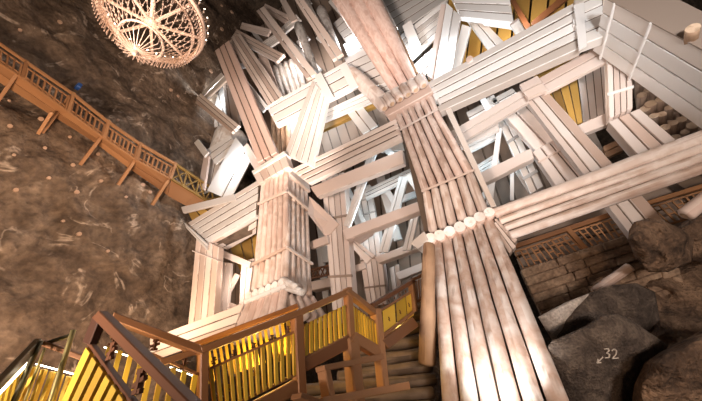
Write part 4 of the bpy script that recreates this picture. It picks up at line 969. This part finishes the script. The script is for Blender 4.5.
# ================================================================== LIGHT
world = bpy.data.worlds.new('world'); sc.world = world; world.use_nodes = True
world.node_tree.nodes['Background'].inputs[0].default_value = (1.0, .80, .66, 1); world.node_tree.nodes['Background'].inputs[1].default_value = .13
def lamp(loc, e, c, r=.1, kind='POINT', target=None, ang=60, blend=.6):
    l = bpy.data.lights.new('lamp', kind); l.energy = e; l.color = c; l.shadow_soft_size = r
    o = bpy.data.objects.new('lamp', l); COL.objects.link(o); o.location = loc
    if kind == 'SPOT':
        l.spot_size = math.radians(ang); l.spot_blend = blend
    if target is not None: o.rotation_euler = (Vector(target) - Vector(loc)).to_track_quat('-Z', 'Y').to_euler()
    return o
WARM = (1, .70, .48); SOFT = (1, .84, .72); COOL = (.86, .94, 1.0); CYAN = (.62, .86, 1.0); YEL = (1, .60, .13)
# unseen spots added behind and beside the viewer to brighten frame, wall and rocks
lamp((-3, -4, .8), 4300, (1, .80, .69), .8, 'SPOT', P(330, 110, 7.0), 85)
lamp((-3.5, -4, 1.2), 16000, (1, .86, .77), .8, 'SPOT', P(320, 20, 7.0), 45)
lamp((3.5, -2.5, 1.0), 4200, (.96, .98, 1), .5, 'SPOT', P(520, 50, 7.0), 42)
lamp((-2, -2.5, 1.0), 2600, (.96, .98, 1), .5, 'SPOT', P(225, 215, 7.0), 24)
lamp((5.5, -2.5, .6), 2300, (1, .86, .77), .8, 'SPOT', P(540, 120, 7.0), 95)
lamp((-4, -2, .6), 5600, (1, .70, .48), .6, 'SPOT', P(110, 180, ('W', 0)), 95)
lamp((2.2, -.6, .5), 420, (1, .66, .42), .3, 'SPOT', P(630, 330, ('d', 5)), 80)
lamp(P(130, 320, ('W', 3.2)), 300, WARM, .2)
lamp((-6, -3, 1.0), 4500, (1, .70, .48), .5, 'SPOT', P(90, 60, ('W', 0)), 50)
lamp(P(500, 440, 4.6), 330, (1, .93, .88), .15, 'SPOT', P(480, 260, 6.9), 80)
lamp(P(300, 430, ('d', 4)), 6500, (1, .86, .78), .3, 'SPOT', P(275, 55, 7.0), 34)  # unseen spot added below the view to brighten the upper left struts
# unseen fill lights set inside the timber frame to brighten its interior
for (x, y, pl, e, c) in [(302, 108, 7.95, 260, COOL), (409, 50, 7.8, 230, COOL), (448, 50, 7.0, 170, COOL), (345, 42, 7.9, 200, COOL), (230, 160, 6.9, 260, COOL), (300, 50, 7.9, 200, (1, .92, .88)),
                         (395, 160, 8.5, 60, CYAN), (370, 215, 9.2, 45, CYAN), (405, 225, 9.8, 50, CYAN), (490, 160, 9.2, 22, CYAN), (575, 105, 7.9, 9, SOFT), (380, 90, 8.2, 50, COOL), (470, 95, 8.2, 20, COOL), (665, 90, 7.6, 5, SOFT),
                         (230, 280, 7.8, 60, SOFT), (216, 90, 7.6, 160, COOL), (520, 10, 8.2, 140, SOFT)]:
    lamp(P(x, y, pl), e, c, .08)
hb = lamp(hub + UP * .5, 60, (1, .66, .42), .5)
lamp(hub - UP * .5, 22, (1, .66, .42), .3)
# warm strips under the handrails
for (x, y, d, e) in [(230, 372, 3.05, 12), (262, 356, 3.5, 14), (285, 345, 3.9, 12), (320, 332, 4.3, 14), (338, 320, 4.5, 10), (362, 330, 4.75, 6), (395, 318, 5.5, 7), (120, 380, 1.9, 1.6), (100, 395, 1.75, 1.2), (160, 385, 2.4, 4), (60, 390, 2.5, 2.5), (20, 395, 2.2, 2.5)]:
    lamp(P(x, y, ('d', d)), e, YEL, .05)
sc.view_settings.view_transform = 'Standard'; sc.view_settings.look = 'None'; sc.view_settings.gamma = 1
sc.view_settings.exposure = 0.0; sc.view_settings.use_curve_mapping = False
